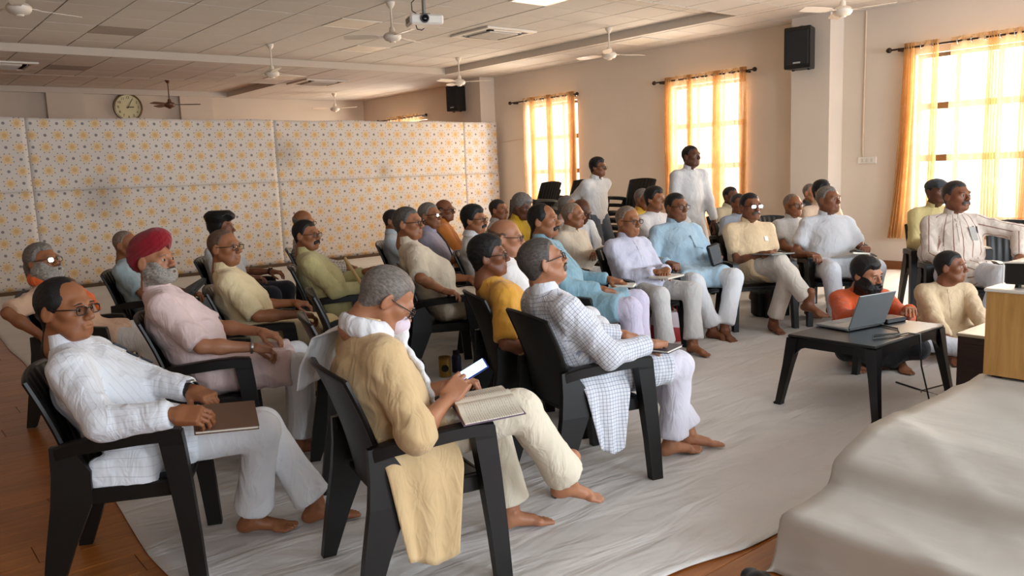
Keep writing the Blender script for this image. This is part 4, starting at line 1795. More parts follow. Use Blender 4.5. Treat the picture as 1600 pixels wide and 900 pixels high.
curtain([(4.58, 4.16, 's'), (4.16, 4.04, 'b'), (4.04, 3.78, 's'), (3.78, 3.62, 'b'), (3.62, 2.5, 's')], 'wide gold sheer curtain at the right edge of the picture', group=CG)
curtain([(18.1, 17.5, 's'), (17.5, 17.4, 'b'), (17.4, 16.6, 's')], 'gold curtain whose top shows over the flowered screen', group=CG)

# ------------------------------------------------------------------ flowered cloth partition
fl = N('flowered_cloth')
tc = fl.n('ShaderNodeTexCoord')
sp = fl.n('ShaderNodeSeparateXYZ')
fl.t.links.new(tc.outputs['Object'], sp.inputs[0])
wob = fl.noise(tc.outputs['Object'], 2.5, 2)


def lattice(ox, oz):
    """distance and angle to the nearest point of a .34 m lattice"""
    x = fl.math('SUBTRACT', fl.math('FRACT', fl.math('DIVIDE', fl.math('SUBTRACT', sp.outputs[0], ox), .34)), .5)
    z = fl.math('SUBTRACT', fl.math('FRACT', fl.math('DIVIDE', fl.math('SUBTRACT', sp.outputs[2], oz), .34)), .5)
    r = fl.math('MULTIPLY', fl.math('SQRT', fl.math('ADD', fl.math('MULTIPLY', x, x), fl.math('MULTIPLY', z, z))), .34)
    return r, fl.math('ARCTAN2', z, x)


base = fl.mix(fl.ramp(fl.noise(tc.outputs['Object'], .8, 3), .3, .7), lin('cdc6c0'), lin('d8d2cc'))
for (ox, oz) in ((0, 0), (.17, .17)):
    r, a = lattice(ox + .06, oz + .06)
    pet = fl.math('MULTIPLY_ADD', fl.math('COSINE', fl.math('MULTIPLY', a, 8)), .014, .062)
    m = fl.math('LESS_THAN', r, pet)
    inner = fl.math('LESS_THAN', r, .03)
    c = fl.mix(inner, lin('dcbb82'), lin('d0a35e'))
    base = fl.mix(fl.math('MULTIPLY', m, .8), base, c)
    ring = fl.math('MULTIPLY', fl.math('LESS_THAN', fl.math('ABSOLUTE', fl.math('SUBTRACT', r, .083)), .0085), fl.math('GREATER_THAN', fl.math('COSINE', fl.math('MULTIPLY_ADD', a, 8, PI)), .72))
    base = fl.mix(fl.math('MULTIPLY', ring, .8), base, lin('7d6247'))
for (ox, oz) in ((.17, 0), (0, .17)):
    r, a = lattice(ox + .06, oz + .06)
    base = fl.mix(fl.math('MULTIPLY', fl.math('LESS_THAN', r, .021), .85), base, lin('6d6a70'))
# soft round darker patches in the cloth colour
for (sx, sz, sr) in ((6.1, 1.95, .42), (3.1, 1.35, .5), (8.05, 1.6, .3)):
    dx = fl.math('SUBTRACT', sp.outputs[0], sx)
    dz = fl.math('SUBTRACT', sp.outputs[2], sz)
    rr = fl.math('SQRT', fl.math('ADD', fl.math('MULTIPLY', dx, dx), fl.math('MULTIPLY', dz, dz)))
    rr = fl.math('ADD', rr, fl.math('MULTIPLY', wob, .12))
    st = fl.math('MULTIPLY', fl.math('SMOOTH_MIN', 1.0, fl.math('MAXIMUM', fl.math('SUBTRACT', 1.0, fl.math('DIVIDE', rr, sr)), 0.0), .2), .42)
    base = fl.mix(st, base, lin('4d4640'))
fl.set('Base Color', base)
fl.set('Roughness', .8)
fl.set('Specular IOR Level', .25)
fl.bump(fl.noise(fl.obj((.5, 1, 1.4)), 6, 3), .25, .02)

SY = 13.62
scr = tag(empty('partition_screen', (3.6, SY, 0)), 'long flowered cloth partition stretched across the hall', 'screen')
PX = [-1.5, 2.2, 5.93, 9.95, 10.82]
PZ = [.05, 1.45, 2.53]


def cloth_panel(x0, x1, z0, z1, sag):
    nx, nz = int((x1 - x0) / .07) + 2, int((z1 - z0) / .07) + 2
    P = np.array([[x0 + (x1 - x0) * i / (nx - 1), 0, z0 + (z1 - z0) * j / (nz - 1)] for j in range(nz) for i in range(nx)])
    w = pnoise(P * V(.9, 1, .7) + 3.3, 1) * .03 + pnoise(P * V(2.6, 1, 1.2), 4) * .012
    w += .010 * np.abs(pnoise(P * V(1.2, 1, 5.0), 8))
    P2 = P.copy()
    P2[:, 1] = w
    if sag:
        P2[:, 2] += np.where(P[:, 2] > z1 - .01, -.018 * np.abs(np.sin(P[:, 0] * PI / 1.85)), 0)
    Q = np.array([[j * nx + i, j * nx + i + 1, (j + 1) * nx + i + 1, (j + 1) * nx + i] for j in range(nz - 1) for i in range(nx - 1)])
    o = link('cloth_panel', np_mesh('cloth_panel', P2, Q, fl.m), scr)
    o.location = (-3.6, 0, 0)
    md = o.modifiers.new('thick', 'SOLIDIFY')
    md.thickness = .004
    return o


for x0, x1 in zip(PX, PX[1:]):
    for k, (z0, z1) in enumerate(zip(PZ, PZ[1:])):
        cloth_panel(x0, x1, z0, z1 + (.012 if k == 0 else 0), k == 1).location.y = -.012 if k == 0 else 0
M_POLE = plain('bamboo_pole', '8d6f45', .6)
for x in (-1.45, 2.2, 5.93, 9.95, 10.78):
    MB().lathe([(.022, 0), (.022, 2.5)], 10, (x - 3.6, .075, 0)).obj('post', M_POLE, scr)
MB().tube([(-5.1, .075, 2.47), (7.18, .075, 2.47)], .02, 10).obj('top_pole', M_POLE, scr)
MB().box((-5.1, -.03, 0), (7.2, .03, .05)).obj('bottom_batten', plain('batten_brown', '5b4630', .7), scr, False)

# ------------------------------------------------------------------ white sheet spread over the floor
M_SHEET = N('floor_sheet_cloth')
k = M_SHEET
v = k.obj()
f = k.noise(v, 1.1, 4)
c = k.mix(k.ramp(f, .3, .75), lin('cfcbc7'), lin('dcd9d5'))
d = k.ramp(k.noise(v, 3.3, 5, .7), .62, .8)
c = k.mix(k.math('MULTIPLY', d, .22), c, lin('9a8468'))
k.set('Base Color', c)
k.set('Roughness', .55)
k.set('Specular IOR Level', .35)
b1 = k.bump(k.ramp(k.noise(k.obj((.35, 1.3, 1), (0, 0, .35)), 4.5, 3, .55, .7), .3, .75), .38, .03)
wv = k.n('ShaderNodeTexWave', i_Scale=55.0, i_Distortion=1.5, i_Detail=1.0)
k.t.links.new(k.obj((1, .15, 1), (0, 0, -.5)), wv.inputs[0])
k.bump(wv.outputs['Fac'], .12, .002, b1)


def graded(a, b_, h0, h1, focus):
    out = [a]
    while out[-1] < b_:
        t = min(1, abs(out[-1] - focus) / 5)
        out.append(out[-1] + h0 + (h1 - h0) * t)
    out[-1] = b_
    return out


xs = graded(.80, 10.7, .028, .12, 2.6)
ys = graded(1.66, 13.5, .026, .13, 2.6)
nx, ny = len(xs), len(ys)
P = np.array([[x, y, 0] for y in ys for x in xs])
edge_l = .83 + .02 * np.sin(P[:, 1] * 1.1) + .012 * np.sin(P[:, 1] * 3.3) + .05 * np.clip(P[:, 1] - 3.4, 0, 6)
t = np.clip((P[:, 0] - .80) / .8, 0, 1)
P[:, 0] = np.where(P[:, 0] < 1.6, edge_l + (1.6 - edge_l) * t, P[:, 0])
edge_n = np.interp(P[:, 0], [.8, 1.5, 2.25, 2.55, 2.87, 3.3, 12], [2.1, 1.95, 1.84, 1.80, 1.775, 1.72, 1.66]) + .012 * np.sin(P[:, 0] * 9)
t = np.clip((P[:, 1] - 1.66) / .9, 0, 1)
P[:, 1] = np.where(P[:, 1] < 2.56, edge_n + (2.56 - edge_n) * t, P[:, 1])
rot = np.array(Matrix.Rotation(math.radians(32), 3, 'Z'))
q = P @ rot.T
wr_ = np.abs(pnoise(q * V(.8, 3.1, 1) + .7 * np.stack([pnoise(P * 1.1, 2)] * 3, 1), 11))
ridge = np.clip(1 - wr_ * 5, 0, 1) ** 2
open_ = np.clip((P[:, 0] - 2.6) / 1.2, 0.25, 1) * np.clip((9 - P[:, 1]) / 3, .3, 1)
P[:, 2] = .004 + open_ * (.013 * ridge + .006 * np.clip(pnoise(q * V(2.2, 6, 1), 6), 0, 1)) + .002 * np.clip(pnoise(P * 4, 9), 0, 1)
Q = np.array([[j * nx + i, j * nx + i + 1, (j + 1) * nx + i + 1, (j + 1) * nx + i] for j in range(ny - 1) for i in range(nx - 1)])
sheet = link('floor_sheet', np_mesh('floor_sheet', P, Q, M_SHEET.m))
tag(sheet, 'large wrinkled white cotton sheet spread over the floor under the chairs', 'sheet')
_md = sheet.modifiers.new('thick', 'SOLIDIFY')
_md.thickness = .003
_md.offset = 1

# ------------------------------------------------------------------ low stage under a white cloth
ST_Y = 1.60
st = MB()
st.box((3.16, -1.6, 0), (8.0, ST_Y - .03, .385), bev=.01).box((2.60, -1.6, 0), (3.155, ST_Y - .03, .195), bev=.01)
stage = tag(empty('stage', (4, 0, 0)), 'low stepped stage draped in white cloth at the lower right', 'stage')
o = st.obj('platform', plain('stage_board', '6b4a2c', .7), stage, False)
o.location = (-4, 0, 0)
prof = [(2.50, .004), (2.515, .03), (2.535, .10), (2.55, .192), (2.565, .205), (2.62, .209), (2.72, .213), (2.82, .219), (2.875, .232), (2.895, .262), (2.908, .312), (2.925, .331), (3.02, .362), (3.12, .392), (3.17, .400), (3.3, .401), (3.6, .401)]
px_ = [p[0] for p in prof] + [3.6 + .06 * i for i in range(1, 74)]
pz_ = [p[1] for p in prof] + [.401] * 73
# resample the profile finely
s_ = np.concatenate([[0], np.cumsum(np.hypot(np.diff(px_), np.diff(pz_)))])
ss = np.concatenate([np.arange(0, 1.5, .018), np.arange(1.5, s_[-1], .06)])
rx, rz_ = np.interp(ss, s_, px_), np.interp(ss, s_, pz_)
rowy = [-1.6 + .055 * i for i in range(58)] + [ST_Y]
rows = []
for y in rowy:
    rows.append([(x, y, z) for x, z in zip(rx, rz_)])
# skirt over the side that faces the audience
for t_ in (.06, .14, .3, .5, .75, 1.0):
    rows.append([(x - .02 * t_, ST_Y + .012 + .02 * t_, max(.004, z * (1 - t_))) for x, z in zip(rx, rz_)])
P = np.array([p for r in rows for p in r])
q = P @ np.array(Matrix.Rotation(math.radians(-35), 3, 'Z')).T
wv_ = pnoise(P * V(2.2, 1.6, 2.2), 21) * .007 + np.clip(1 - np.abs(pnoise(q * V(.9, 2.4, 1), 23)) * 5, 0, 1) ** 2 * .012
wv_ += np.clip(1 - np.abs(pnoise(P * V(5, 1.3, 5), 27)) * 4, 0, 1) * .004
lowz = np.clip(P[:, 2] / .1, 0, 1)
P[:, 2] += np.clip(wv_, -.004, .02) * lowz
P[:, 0] -= np.clip(wv_, -.004, .02) * .6 * (P[:, 0] < 2.6)
n0 = len(rx)
Q = np.array([[j * n0 + i, j * n0 + i + 1, (j + 1) * n0 + i + 1, (j + 1) * n0 + i] for j in range(len(rows) - 1) for i in range(n0 - 1)])
M_STCL = N('stage_cloth')
k = M_STCL
v = k.obj()
c = k.mix(k.ramp(k.noise(v, 1.3, 4), .3, .7), lin('b8b2a8'), lin('c6c0b6'))
k.set('Base Color', c)
k.set('Roughness', .7)
k.set('Specular IOR Level', .25)
k.bump(k.ramp(k.noise(k.obj((1, .55, 1), (0, 0, .5)), 5, 3, .5, .35), .3, .7), .22, .02)
o = link('stage_cloth', np_mesh('stage_cloth', P, Q[:, ::-1], M_STCL.m), stage)
o.location = (-4, 0, 0)
_md = o.modifiers.new('thick', 'SOLIDIFY')
_md.thickness = .004

# ------------------------------------------------------------------ lectern, device, papers on the stage; dark box beside it
M_LECT = woodmat('lectern_laminate', 'a97a3e', 'cf9f5c', (9, 9, .8), .35)
e = tag(empty('lectern', (4.55, 1.215, .405)), 'light wood box lectern standing on the draped stage', 'lectern')
MB().box((-.30, -.37, .02), (-.28, .37, .43)).obj('front_panel', M_LECT, e, False)
MB().box((.28, -.37, .02), (.30, .37, .43)).obj('back_panel', M_LECT, e, False)
for s in (-1, 1):
    MB().box((-.28, s * .37 - (.02 if s > 0 else 0), .02), (.28, s * .37 + (0 if s > 0 else .02), .43)).obj('side_panel', plain('panel_edge', 'b8aa98', .5), e, False)
MB().box((-.31, -.38, .43), (.31, .38, .447), bev=.004).obj('top', plain('lectern_top', 'd9d2c6', .4), e, False)
for sx in (-1, 1):
    for sy in (-1, 1):
        MB().box((sx * .25 - .02, sy * .32 - .02, 0), (sx * .25 + .02, sy * .32 + .02, .02)).obj('foot', M_BLACK, e, False)
e = tag(empty('amplifier', (4.47, 1.31, .852)), 'black electronic box with white piping on the lectern', 'amplifier')
MB().box((-.17, -.22, .018), (.17, .22, .125), bev=.008).obj('case', M_BLACK, e, False)
MB().tube([(-.174, .222, .02), (-.174, .222, .122), (-.17, .1, .128), (-.17, -.2, .128)], .005, 6).obj('edge_strip', M_WHITE, e)
for sx in (-1, 1):
    for sy in (-1, 1):
        MB().lathe([(.001, 0), (.014, 0), (.012, .019), (.001, .019)], 10, (sx * .13, sy * .17, 0)).obj('foot', M_BLACK, e)
P = np.array([[-.11 + .22 * i / 8, -.15 + .3 * j / 10, 0] for j in range(11) for i in range(9)])
P[:, 2] = .006 + .02 * np.abs(pnoise(P * 9, 3)) + .01
Q = np.array([[j * 9 + i, j * 9 + i + 1, (j + 1) * 9 + i + 1, (j + 1) * 9 + i] for j in range(10) for i in range(8)])
o = link('paper_sheet', np_mesh('paper_sheet', P, Q, plain('paper', 'e6e4e0', .8)), None, (4.47, 1.25, .976))
tag(o, 'crumpled white paper lying on the black box', 'paper')
_md = o.modifiers.new('thick', 'SOLIDIFY')
_md.thickness = .002
_md.offset = -1
M_DKWOOD = woodmat('dark_walnut', '2a1812', '3f261b', (3, 3, 14), .4)
e = tag(empty('side_cabinet', (5.26, 1.83, 0)), 'dark walnut box with a cream top between table and lectern', 'cabinet')
MB().box((-.26, -.18, .0), (.26, .18, .44)).obj('body', M_DKWOOD, e, False)
MB().box((-.268, -.188, .44), (.268, .188, .458), bev=.004).obj('top', plain('cabinet_top', 'cbbfa8', .4), e, False)
MB().box((-.267, -.15, .06), (-.2605, .15, .40)).obj('door', M_DKWOOD, e, False)

# ------------------------------------------------------------------ moulded plastic armchair
M_CHAIR = plain('dark_brown_plastic', '0e0c0a', .42, spec=.4, var=.12, vscale=5)
CH = {}


def chair_meshes():
    if CH:
        return CH
    # seat: a shallow moulded pan with a lip
    b = MB()
    nx, ny = 12, 12
    top, bot = [], []
    for j in range(ny + 1):
        t = j / ny
        y = .225 - .405 * t
        hw = .225 - .03 * t
        for i in range(nx + 1):
            u = -1 + 2 * i / nx
            z = .412 - .022 * t - .012 * (1 - u * u) - .03 * max(0, (.12 - t) / .12) ** 2
            top.append((u * hw, y, z))
            bot.append((u * hw, y, z - .016))
    n = nx + 1
    fs = [(j * n + i, (j + 1) * n + i, (j + 1) * n + i + 1, j * n + i + 1) for j in range(ny) for i in range(nx)]
    o = len(top)
    fb = [tuple(q + o for q in reversed(f)) for f in fs]
    rim = [i for i in range(n)] + [j * n + nx for j in range(1, ny + 1)] + [ny * n + i for i in range(nx - 1, -1, -1)] + [j * n for j in range(ny - 1, 0, -1)]
    sd = [(rim[k], rim[(k + 1) % len(rim)], rim[(k + 1) % len(rim)] + o, rim[k] + o) for k in range(len(rim))]
    b.add(top + bot, fs + fb + sd)
    for s in (-1, 1):
        b.box((s * .235 - .012, -.2, .345), (s * .235 + .012, .215, .405), bev=.004)
    b.box((-.225, .200, .355), (.225, .218, .395), bev=.004)
    CH['seat'] = b.mesh('seat', M_CHAIR, True, 40)
    # back: curved panel with upright ribs and a rolled edge
    b = MB()
    nx, nz = 36, 12
    top, bot = [], []
    for j in range(nz + 1):
        t = j / nz
        for i in range(nx + 1):
            u = -1 + 2 * i / nx
            hw = .205 + .012 * t
            y = -.180 - .115 * t - .02 * t * t + .035 * u * u + .012 * math.sin(PI * t)
            z = .385 + (.445 - .018 * u * u) * t
            rib = .0045 * math.cos(u * 7 * PI) * (1 if abs(u) < .86 and .04 < t < .97 else 0)
            top.append((u * hw, y + rib, z))
            bot.append((u * hw, y - .011, z))
    n = nx + 1
    fs = [(j * n + i, (j + 1) * n + i, (j + 1) * n + i + 1, j * n + i + 1) for j in range(nz) for i in range(nx)]
    o = len(top)
    fb = [tuple(q + o for q in reversed(f)) for f in fs]
    rim = [i for i in range(n)] + [j * n + nx for j in range(1, nz + 1)] + [nz * n + i for i in range(nx - 1, -1, -1)] + [j * n for j in range(nz - 1, 0, -1)]
    sd = [(rim[k], rim[(k + 1) % len(rim)], rim[(k + 1) % len(rim)] + o, rim[k] + o) for k in range(len(rim))]
    b.add(top + bot, fs + fb + sd)
    edge = [top[j * n] for j in range(nz + 1)] + [top[nz * n + i] for i in range(1, nx + 1)] + [top[j * n + nx] for j in range(nz - 1, -1, -1)]
    b.tube([(x, y - .006, z) for x, y, z in edge], .011, 6)
    CH['backrest'] = b.mesh('backrest', M_CHAIR, True, 50)
    for s in (1, -1):
        b = MB()
        path = [(.222, -.215, .560, .022), (.246, -.15, .580, .026), (.262, -.04, .592, .028), (.268, .07, .600, .028), (.268, .15, .602, .030), (.268, .222, .594, .030)]
        rings = []
        for x, y, z, w in path:
            rings.append([(s * x - w, y, z - .022), (s * x - w, y, z + .006), (s * x - w + .008, y, z + .013), (s * x + w - .008, y, z + .013), (s * x + w, y, z + .006), (s * x + w, y, z - .036), (s * x + w - .010, y, z - .036), (s * x + w - .012, y, z - .022)])
        b.loft(rings)
        CH['arm%d' % s] = b.mesh('armrest', M_CHAIR, True, 35)
        # front leg rises to the arm as a broad flat post
        b = MB()
        rings = []
        for z, yc, hw, x, hx in ((0, .240, .030, .282, .022), (.20, .226, .034, .277, .024), (.41, .206, .039, .270, .027), (.55, .190, .042, .266, .029), (.596, .184, .042, .266, .031)):
            rings.append([(s * x - hx, yc - hw, z), (s * x + hx, yc - hw, z), (s * x + hx, yc + hw, z), (s * x - hx, yc + hw, z)])
        b.loft(rings)
        CH['fleg%d' % s] = b.mesh('leg', M_CHAIR, False)
        b = MB()
        rings = []
        for z, yc, hw, x, hx in ((0, -.275, .026, .252, .020), (.18, -.228, .046, .246, .021), (.36, -.172, .070, .240, .019), (.47, -.165, .066, .234, .016), (.572, -.196, .034, .228, .014)):
            rings.append([(s * x - hx, yc - hw, z), (s * x + hx, yc - hw, z), (s * x + hx, yc + hw, z), (s * x - hx, yc + hw, z)])
        b.loft(rings)
        CH['rleg%d' % s] = b.mesh('leg', M_CHAIR, False)
    return CH


def chair(x, y, yaw, label, group, z=0.0):
    m = chair_meshes()
    e = tag(empty('plastic_armchair', (x, y, z), math.radians(yaw) - PI / 2), label, 'chair', group)
    for k, nm_ in (('seat', 'seat'), ('backrest', 'backrest'), ('arm1', 'armrest'), ('arm-1', 'armrest'), ('fleg1', 'leg'), ('fleg-1', 'leg'), ('rleg1', 'leg'), ('rleg-1', 'leg')):
        link(nm_, m[k], e)
    return e


FLOOR_Z = .006


def sit(key, px, py, depth, yaw, label, who, **kw):
    o = person(key, px, py, depth, yaw, label, **kw)
    b = PEOPLE[key]['base']
    o.location.z = FLOOR_Z
    chair(b[0], b[1], yaw, 'dark plastic armchair under the ' + who, 'armchairs of the seated audience', FLOOR_Z)
    return o


WH = ('kurta_white', 'd9d8d8')
PJ = ('pyjama_white', 'dcdde0')
AR = lambda s, y=.20, x=.27: (s * x, y, .642)

# ---- the nearest three
sit('P1', 93, 436, 3.08, -25, 'man in a white pinstriped kurta and glasses, nearest the left edge', 'man in white kurta nearest the left edge',
    b=1.12, belly=.045, lean=33, slide=.07, head=(-28, 0, 0), top=('kurta', ('kurta_pinstripe', 'e4e8ee', .88, .35, 'stripe', 'cdd1d8', .022, .10), 'long'), bottom=PJ,
    hair=('high', 'black'), face=('glasses',), tone='b', R=(('p', 272, 650, 2.86), 'soft', None, None, (.6, .1, .8)), L=(('p', 300, 612, 3.12), 'soft'),
    fR=('f', 396, 806), fL=('f', 497, 790), skirt=.42, foot_dir=(-8, 6),
    reach=[Slab((.212, .0, .44), (.010, .10, .045), np.array(Matrix.Rotation(.12, 3, 'Y')), rad=.012, k=.07)])
sit('P2', 628, 424, 3.0, -12, 'grey haired man in a yellow-beige kurta and white scarf, bent over a book', 'grey haired man bent over a book',
    b=1.18, belly=.035, lean=15, slide=.0, hump=13, head=(-8, -36, 0), top=('kurta', ('kurta_beige', 'cdb083'), 'elbow'), bottom=('trousers_cream', 'd9cfb9'),
    hair=('short', 'grey'), face=('glasses',), tone='a', R=(('p', 699, 628, 2.98), 'hold', (-.15, .75, .65), (.9, -.5, -.8), (.75, -.2, .6)), L=(('p', 700, 605, 3.22), 'hold', (.5, .8, .3)),
    fR=('p', 890, 752, 3.28), pR=(.3, .1, 1), fL=('f', 800, 800), skirt=.35, foot_dir=(-6, -10), fpR=-14)
sit('P3', 832, 375, 3.85, -15, 'man in a blue-checked white kurta and glasses, seen from behind his chair', 'man in the checked kurta',
    b=1.12, belly=.05, lean=30, slide=.05, head=(-10, 16, 0), top=('kurta', ('kurta_check', 'd8d9de', .88, .3, 'check', '6f7a94', .0165, .17), 'long'), bottom=('pyjama_lilac', 'd4d0da'),
    hair=('short', 'salt'), face=('glasses', 'moustache_grey'), tone='a', R=((.24, .24, .655), 'grip'), L=((-.10, .30, .64), 'relax'),
    fR=('f', 1050, 690), fL=('f', 1078, 678), skirt=.85, foot_dir=(-6, -20))
flap('P2', 1, -.20, .14, .66, .15, .165, .262, bpy.data.materials['kurta_beige'], 2, -.075)
flap('P3', 1, -.15, .15, .62, .19, .17, .262, bpy.data.materials['kurta_check'], 2, -.085)
# ---- left block
sit('P4', 232, 374, 4.2, -22, 'grey bearded man in crimson turban and pale pink short-sleeved kurta', 'man in the crimson turban',
    b=1.1, belly=.05, lean=30, slide=.06, head=(-34, 6, 0), top=('kurta', ('kurta_pink', 'd8bfbb'), 'half'), bottom=PJ, hair=('short', 'white'), face=('turban', 'beard_short', 'moustache_grey'), tone='a',
    R=((.25, .24, .655), 'soft'), L=((-.10, .28, .67), 'relax'), skirt=.92, fR=(.10, .46, .085), fL=(-.12, .46, .085))
sit('P5', 58, 382, 5.3, -25, 'grey bearded man in peach kurta and orange scarf at the left edge', 'bearded man with the orange scarf',
    b=1.18, belly=.04, lean=31, s=1.0, head=(-30, 8, 0), top=('kurta', ('kurta_peach', 'd9b396'), 'half'), bottom=('dhoti_white', 'd8d4cf'), hair=('long', 'grey'), face=('glasses', 'beard_grey'), tone='b',
    R=(('p', 68, 528, 4.98), 'grip', None, (1, -1.1, .15)), L=(('p', 112, 462, 5.2), 'grip', (.1, .2, .95), (-.8, .2, -.8)))
sit('P6', 193, 361, 6.5, -38, 'close-cropped man in grey-blue tee shirt behind the crimson turban', 'man in grey-blue tee behind the turban',
    lean=28, s=.95, head=(-10, 0, 0), top=('tee', ('tee_greyblue', '9fb0b4'), 'short'), bottom=('trousers_grey', '7f8487'), hair=('bald', 'cropgrey'), tone='b')
sit('P7', 345, 359, 5.2, -25, 'man in cream short-sleeved kurta and black glasses, hands on both armrests', 'man in cream kurta left of centre',
    b=1.05, belly=.035, lean=27, slide=.05, head=(-30, 2, 0), top=('kurta', ('kurta_cream', 'd9c69c'), 'half'), bottom=('pyjama_cream', 'd2bc86'), hair=('bald', 'crop'), face=('glasses',), tone='b',
    R=((.26, .25, .655), 'soft'), L=((-.26, .22, .655), 'soft'), skirt=.9)
sit('P8', 343, 336, 7.3, -45, 'young man with high black hair in a white tee shirt before the screen', 'young man with high black hair',
    lean=14, head=(5, 0, 0), top=('tee', ('tee_offwhite', 'c3c1bd'), 'short'), bottom=('trousers_navy', '23252e'), hair=('tall', 'black'), tone='c', R=((.2, .2, .66), 'relax'), L=((-.27, .2, .655), 'relax'))
sit('P9', 475, 344, 6.3, -27, 'moustached man in yellow-green kurta and glasses holding a stick', 'man in yellow-green kurta',
    b=1.08, belly=.05, lean=27, slide=.05, head=(-30, 0, 0), top=('kurta', ('kurta_yellowgreen', 'b9ae7a'), 'long'), bottom=('pyjama_khaki', 'b9b08c'), hair=('short', 'black'), face=('glasses', 'moustache'), tone='b',
    R=((.22, .26, .66), 'grip'), L=((-.10, .26, .74), 'grip', (.4, .7, .3)), skirt=.9)
sit('P10', 473, 329, 7.9, -30, 'balding man in brown-checked shirt close to the flowered screen', 'balding man in the brown-checked shirt',
    lean=18, head=(-28, -4, 0), top=('shirt', ('shirt_brown_check', 'cdc3b8', .88, .3, 'check', '6e5044', .03, .22), 'long'), bottom=('trousers_grey', '7f8487'), hair=('fringe', 'grey'), face=('glasses',), tone='b')
sit('P11', 633, 324, 6.05, -27, 'heavy man in off-white short-sleeved kurta with one elbow raised on the chair', 'heavy man in off-white kurta',
    s=1.04, b=1.2, belly=.075, lean=30, slide=.07, head=(-28, 2, 0), top=('kurta', ('kurta_offwhite', 'd3c5ae'), 'half'), bottom=('trousers_stone', 'b9ab95'), hair=('short', 'salt'), face=('glasses',), tone='b',
    R=((.28, -.02, .66), 'relax', (.2, .9, -.2), (1, -.5, .1)), L=((-.16, .25, .68), 'relax'), skirt=.9, fR=(.07, .48, .085), fL=(-.12, .55, .085))
sit('P12', 612, 328, 8.3, -45, 'man in pale blue shirt half hidden behind the heavy man', 'man in pale blue shirt behind the heavy man',
    lean=22, s=.94, head=(-10, 0, 0), top=('shirt', ('shirt_paleblue', 'b7bfc6'), 'short'), bottom=('trousers_grey', '7f8487'), hair=('short', 'dark'), tone='b')
# ---- middle block
sit('P13', 668, 317, 7.4, -42, 'man in lavender shirt and glasses with folded arms and a dark strap', 'man in lavender shirt with a strap',
    b=1.05, lean=16, head=(-22, 2, 0), top=('shirt', ('shirt_lavender', '9d97a8'), 'half'), bottom=('trousers_dark', '33312f'), hair=('short', 'grey'), face=('glasses',), tone='b',
    R=((-.10, .20, .76), 'relax', (-.9, .3, 0)), L=((.10, .22, .74), 'relax', (.9, .3, 0)))
sit('P14', 693, 312, 8.9, -40, 'balding man in orange shawl at the back by the screen', 'balding man in the orange shawl',
    lean=14, head=(-20, 0, 0), top=('kurta', ('shawl_orange', 'c97a35'), 'long'), bottom=('dhoti_white', 'd8d4cf'), hair=('fringe', 'dark'), face=('glasses',), tone='c')
sit('P15', 738, 322, 6.9, -45, 'moustached man in white short-sleeved shirt and glasses wearing a watch', 'moustached man in white shirt',
    b=1.05, lean=18, head=(-14, 0, 0), top=('shirt', ('shirt_white', 'd6d4d3'), 'half'), bottom=('trousers_dark', '33312f'), hair=('full', 'black'), face=('glasses', 'moustache'), tone='b',
    R=((.05, .27, .62), 'relax'), L=((-.2, .2, .65), 'relax'))
sit('P16', 777, 312, 9.1, -55, 'short-haired man in a grey-white shirt near the end of the screen', 'man in grey-white shirt near the end of the screen',
    lean=14, head=(-12, 0, 0), top=('shirt', ('shirt_greywhite', 'b5b0ab'), 'short'), bottom=('trousers_dark', '33312f'), hair=('short', 'dark'), tone='b')
sit('P17', 757, 370, 4.55, -22, 'man in a mustard tee shirt and glasses behind the checked kurta', 'man in the mustard tee',
    b=.98, s=.97, belly=.02, lean=34, slide=.05, head=(-20, 4, 0), top=('tee', ('tee_mustard', 'd49a38'), 'half'), bottom=('trousers_brown', '3c2a22'), hair=('full', 'black'), face=('glasses',), tone='c',
    R=((.30, .02, .50), 'relax', (.2, .9, -.3)), L=((-.12, .27, .63), 'relax'))
sit('P18', 788, 343, 5.15, -35, 'bald man in white with glasses behind the mustard tee', 'bald man in white',
    b=1.1, belly=.04, lean=20, head=(-14, -2, 0), top=('tee', ('cotton_white', 'dedbd9'), 'half'), bottom=PJ, hair=('fringe', 'crop'), face=('glasses',), tone='a')
sit('P19', 845, 319, 5.92, -58, 'moustached man in teal-blue kurta with a notebook on the armrest', 'moustached man in teal-blue kurta',
    s=1.05, b=1.12, belly=.045, lean=26, slide=.06, head=(-4, 2, 0), top=('kurta', ('kurta_teal', '7fa0ad'), 'long'), bottom=('pyjama_lavender', 'c9c2d6'), hair=('high', 'black'), face=('moustache',), tone='b',
    R=((.05, .25, .64), 'relax'), L=((-.27, .24, .665), 'flat'), skirt=.85, fR=(.08, .5, .085), fL=(-.12, .5, .085))
sit('P20', 820, 305, 7.9, -75, 'grey curly-haired man in a yellow shawl looking down', 'grey-haired man in the yellow shawl',
    lean=10, hump=12, head=(6, -22, 0), top=('kurta', ('shawl_yellow', 'c2981f'), 'long'), bottom=PJ, hair=('full', 'grey'), tone='d')
sit('P21', 893, 317, 7.55, -78, 'lean man in cream shirt with crossed arms behind the teal kurta', 'lean man in cream shirt with crossed arms',
    b=.98, lean=14, head=(18, 0, 0), top=('shirt', ('shirt_ecru', 'cbbba6'), 'long'), bottom=PJ, hair=('bald', 'cropgrey'), tone='b',
    R=((-.10, .20, .76), 'relax', (-.9, .3, 0)), L=((.10, .22, .74), 'relax', (.9, .3, 0)))
sit('P22', 885, 306, 8.9, -70, 'man in pale pink mostly hidden behind the lean man in cream', 'man in pale pink in the back row',
    lean=14, head=(10, 0, 0), top=('shirt', ('shirt_pink', 'd3b3a3'), 'short'), bottom=PJ, hair=('short', 'grey'), tone='b')
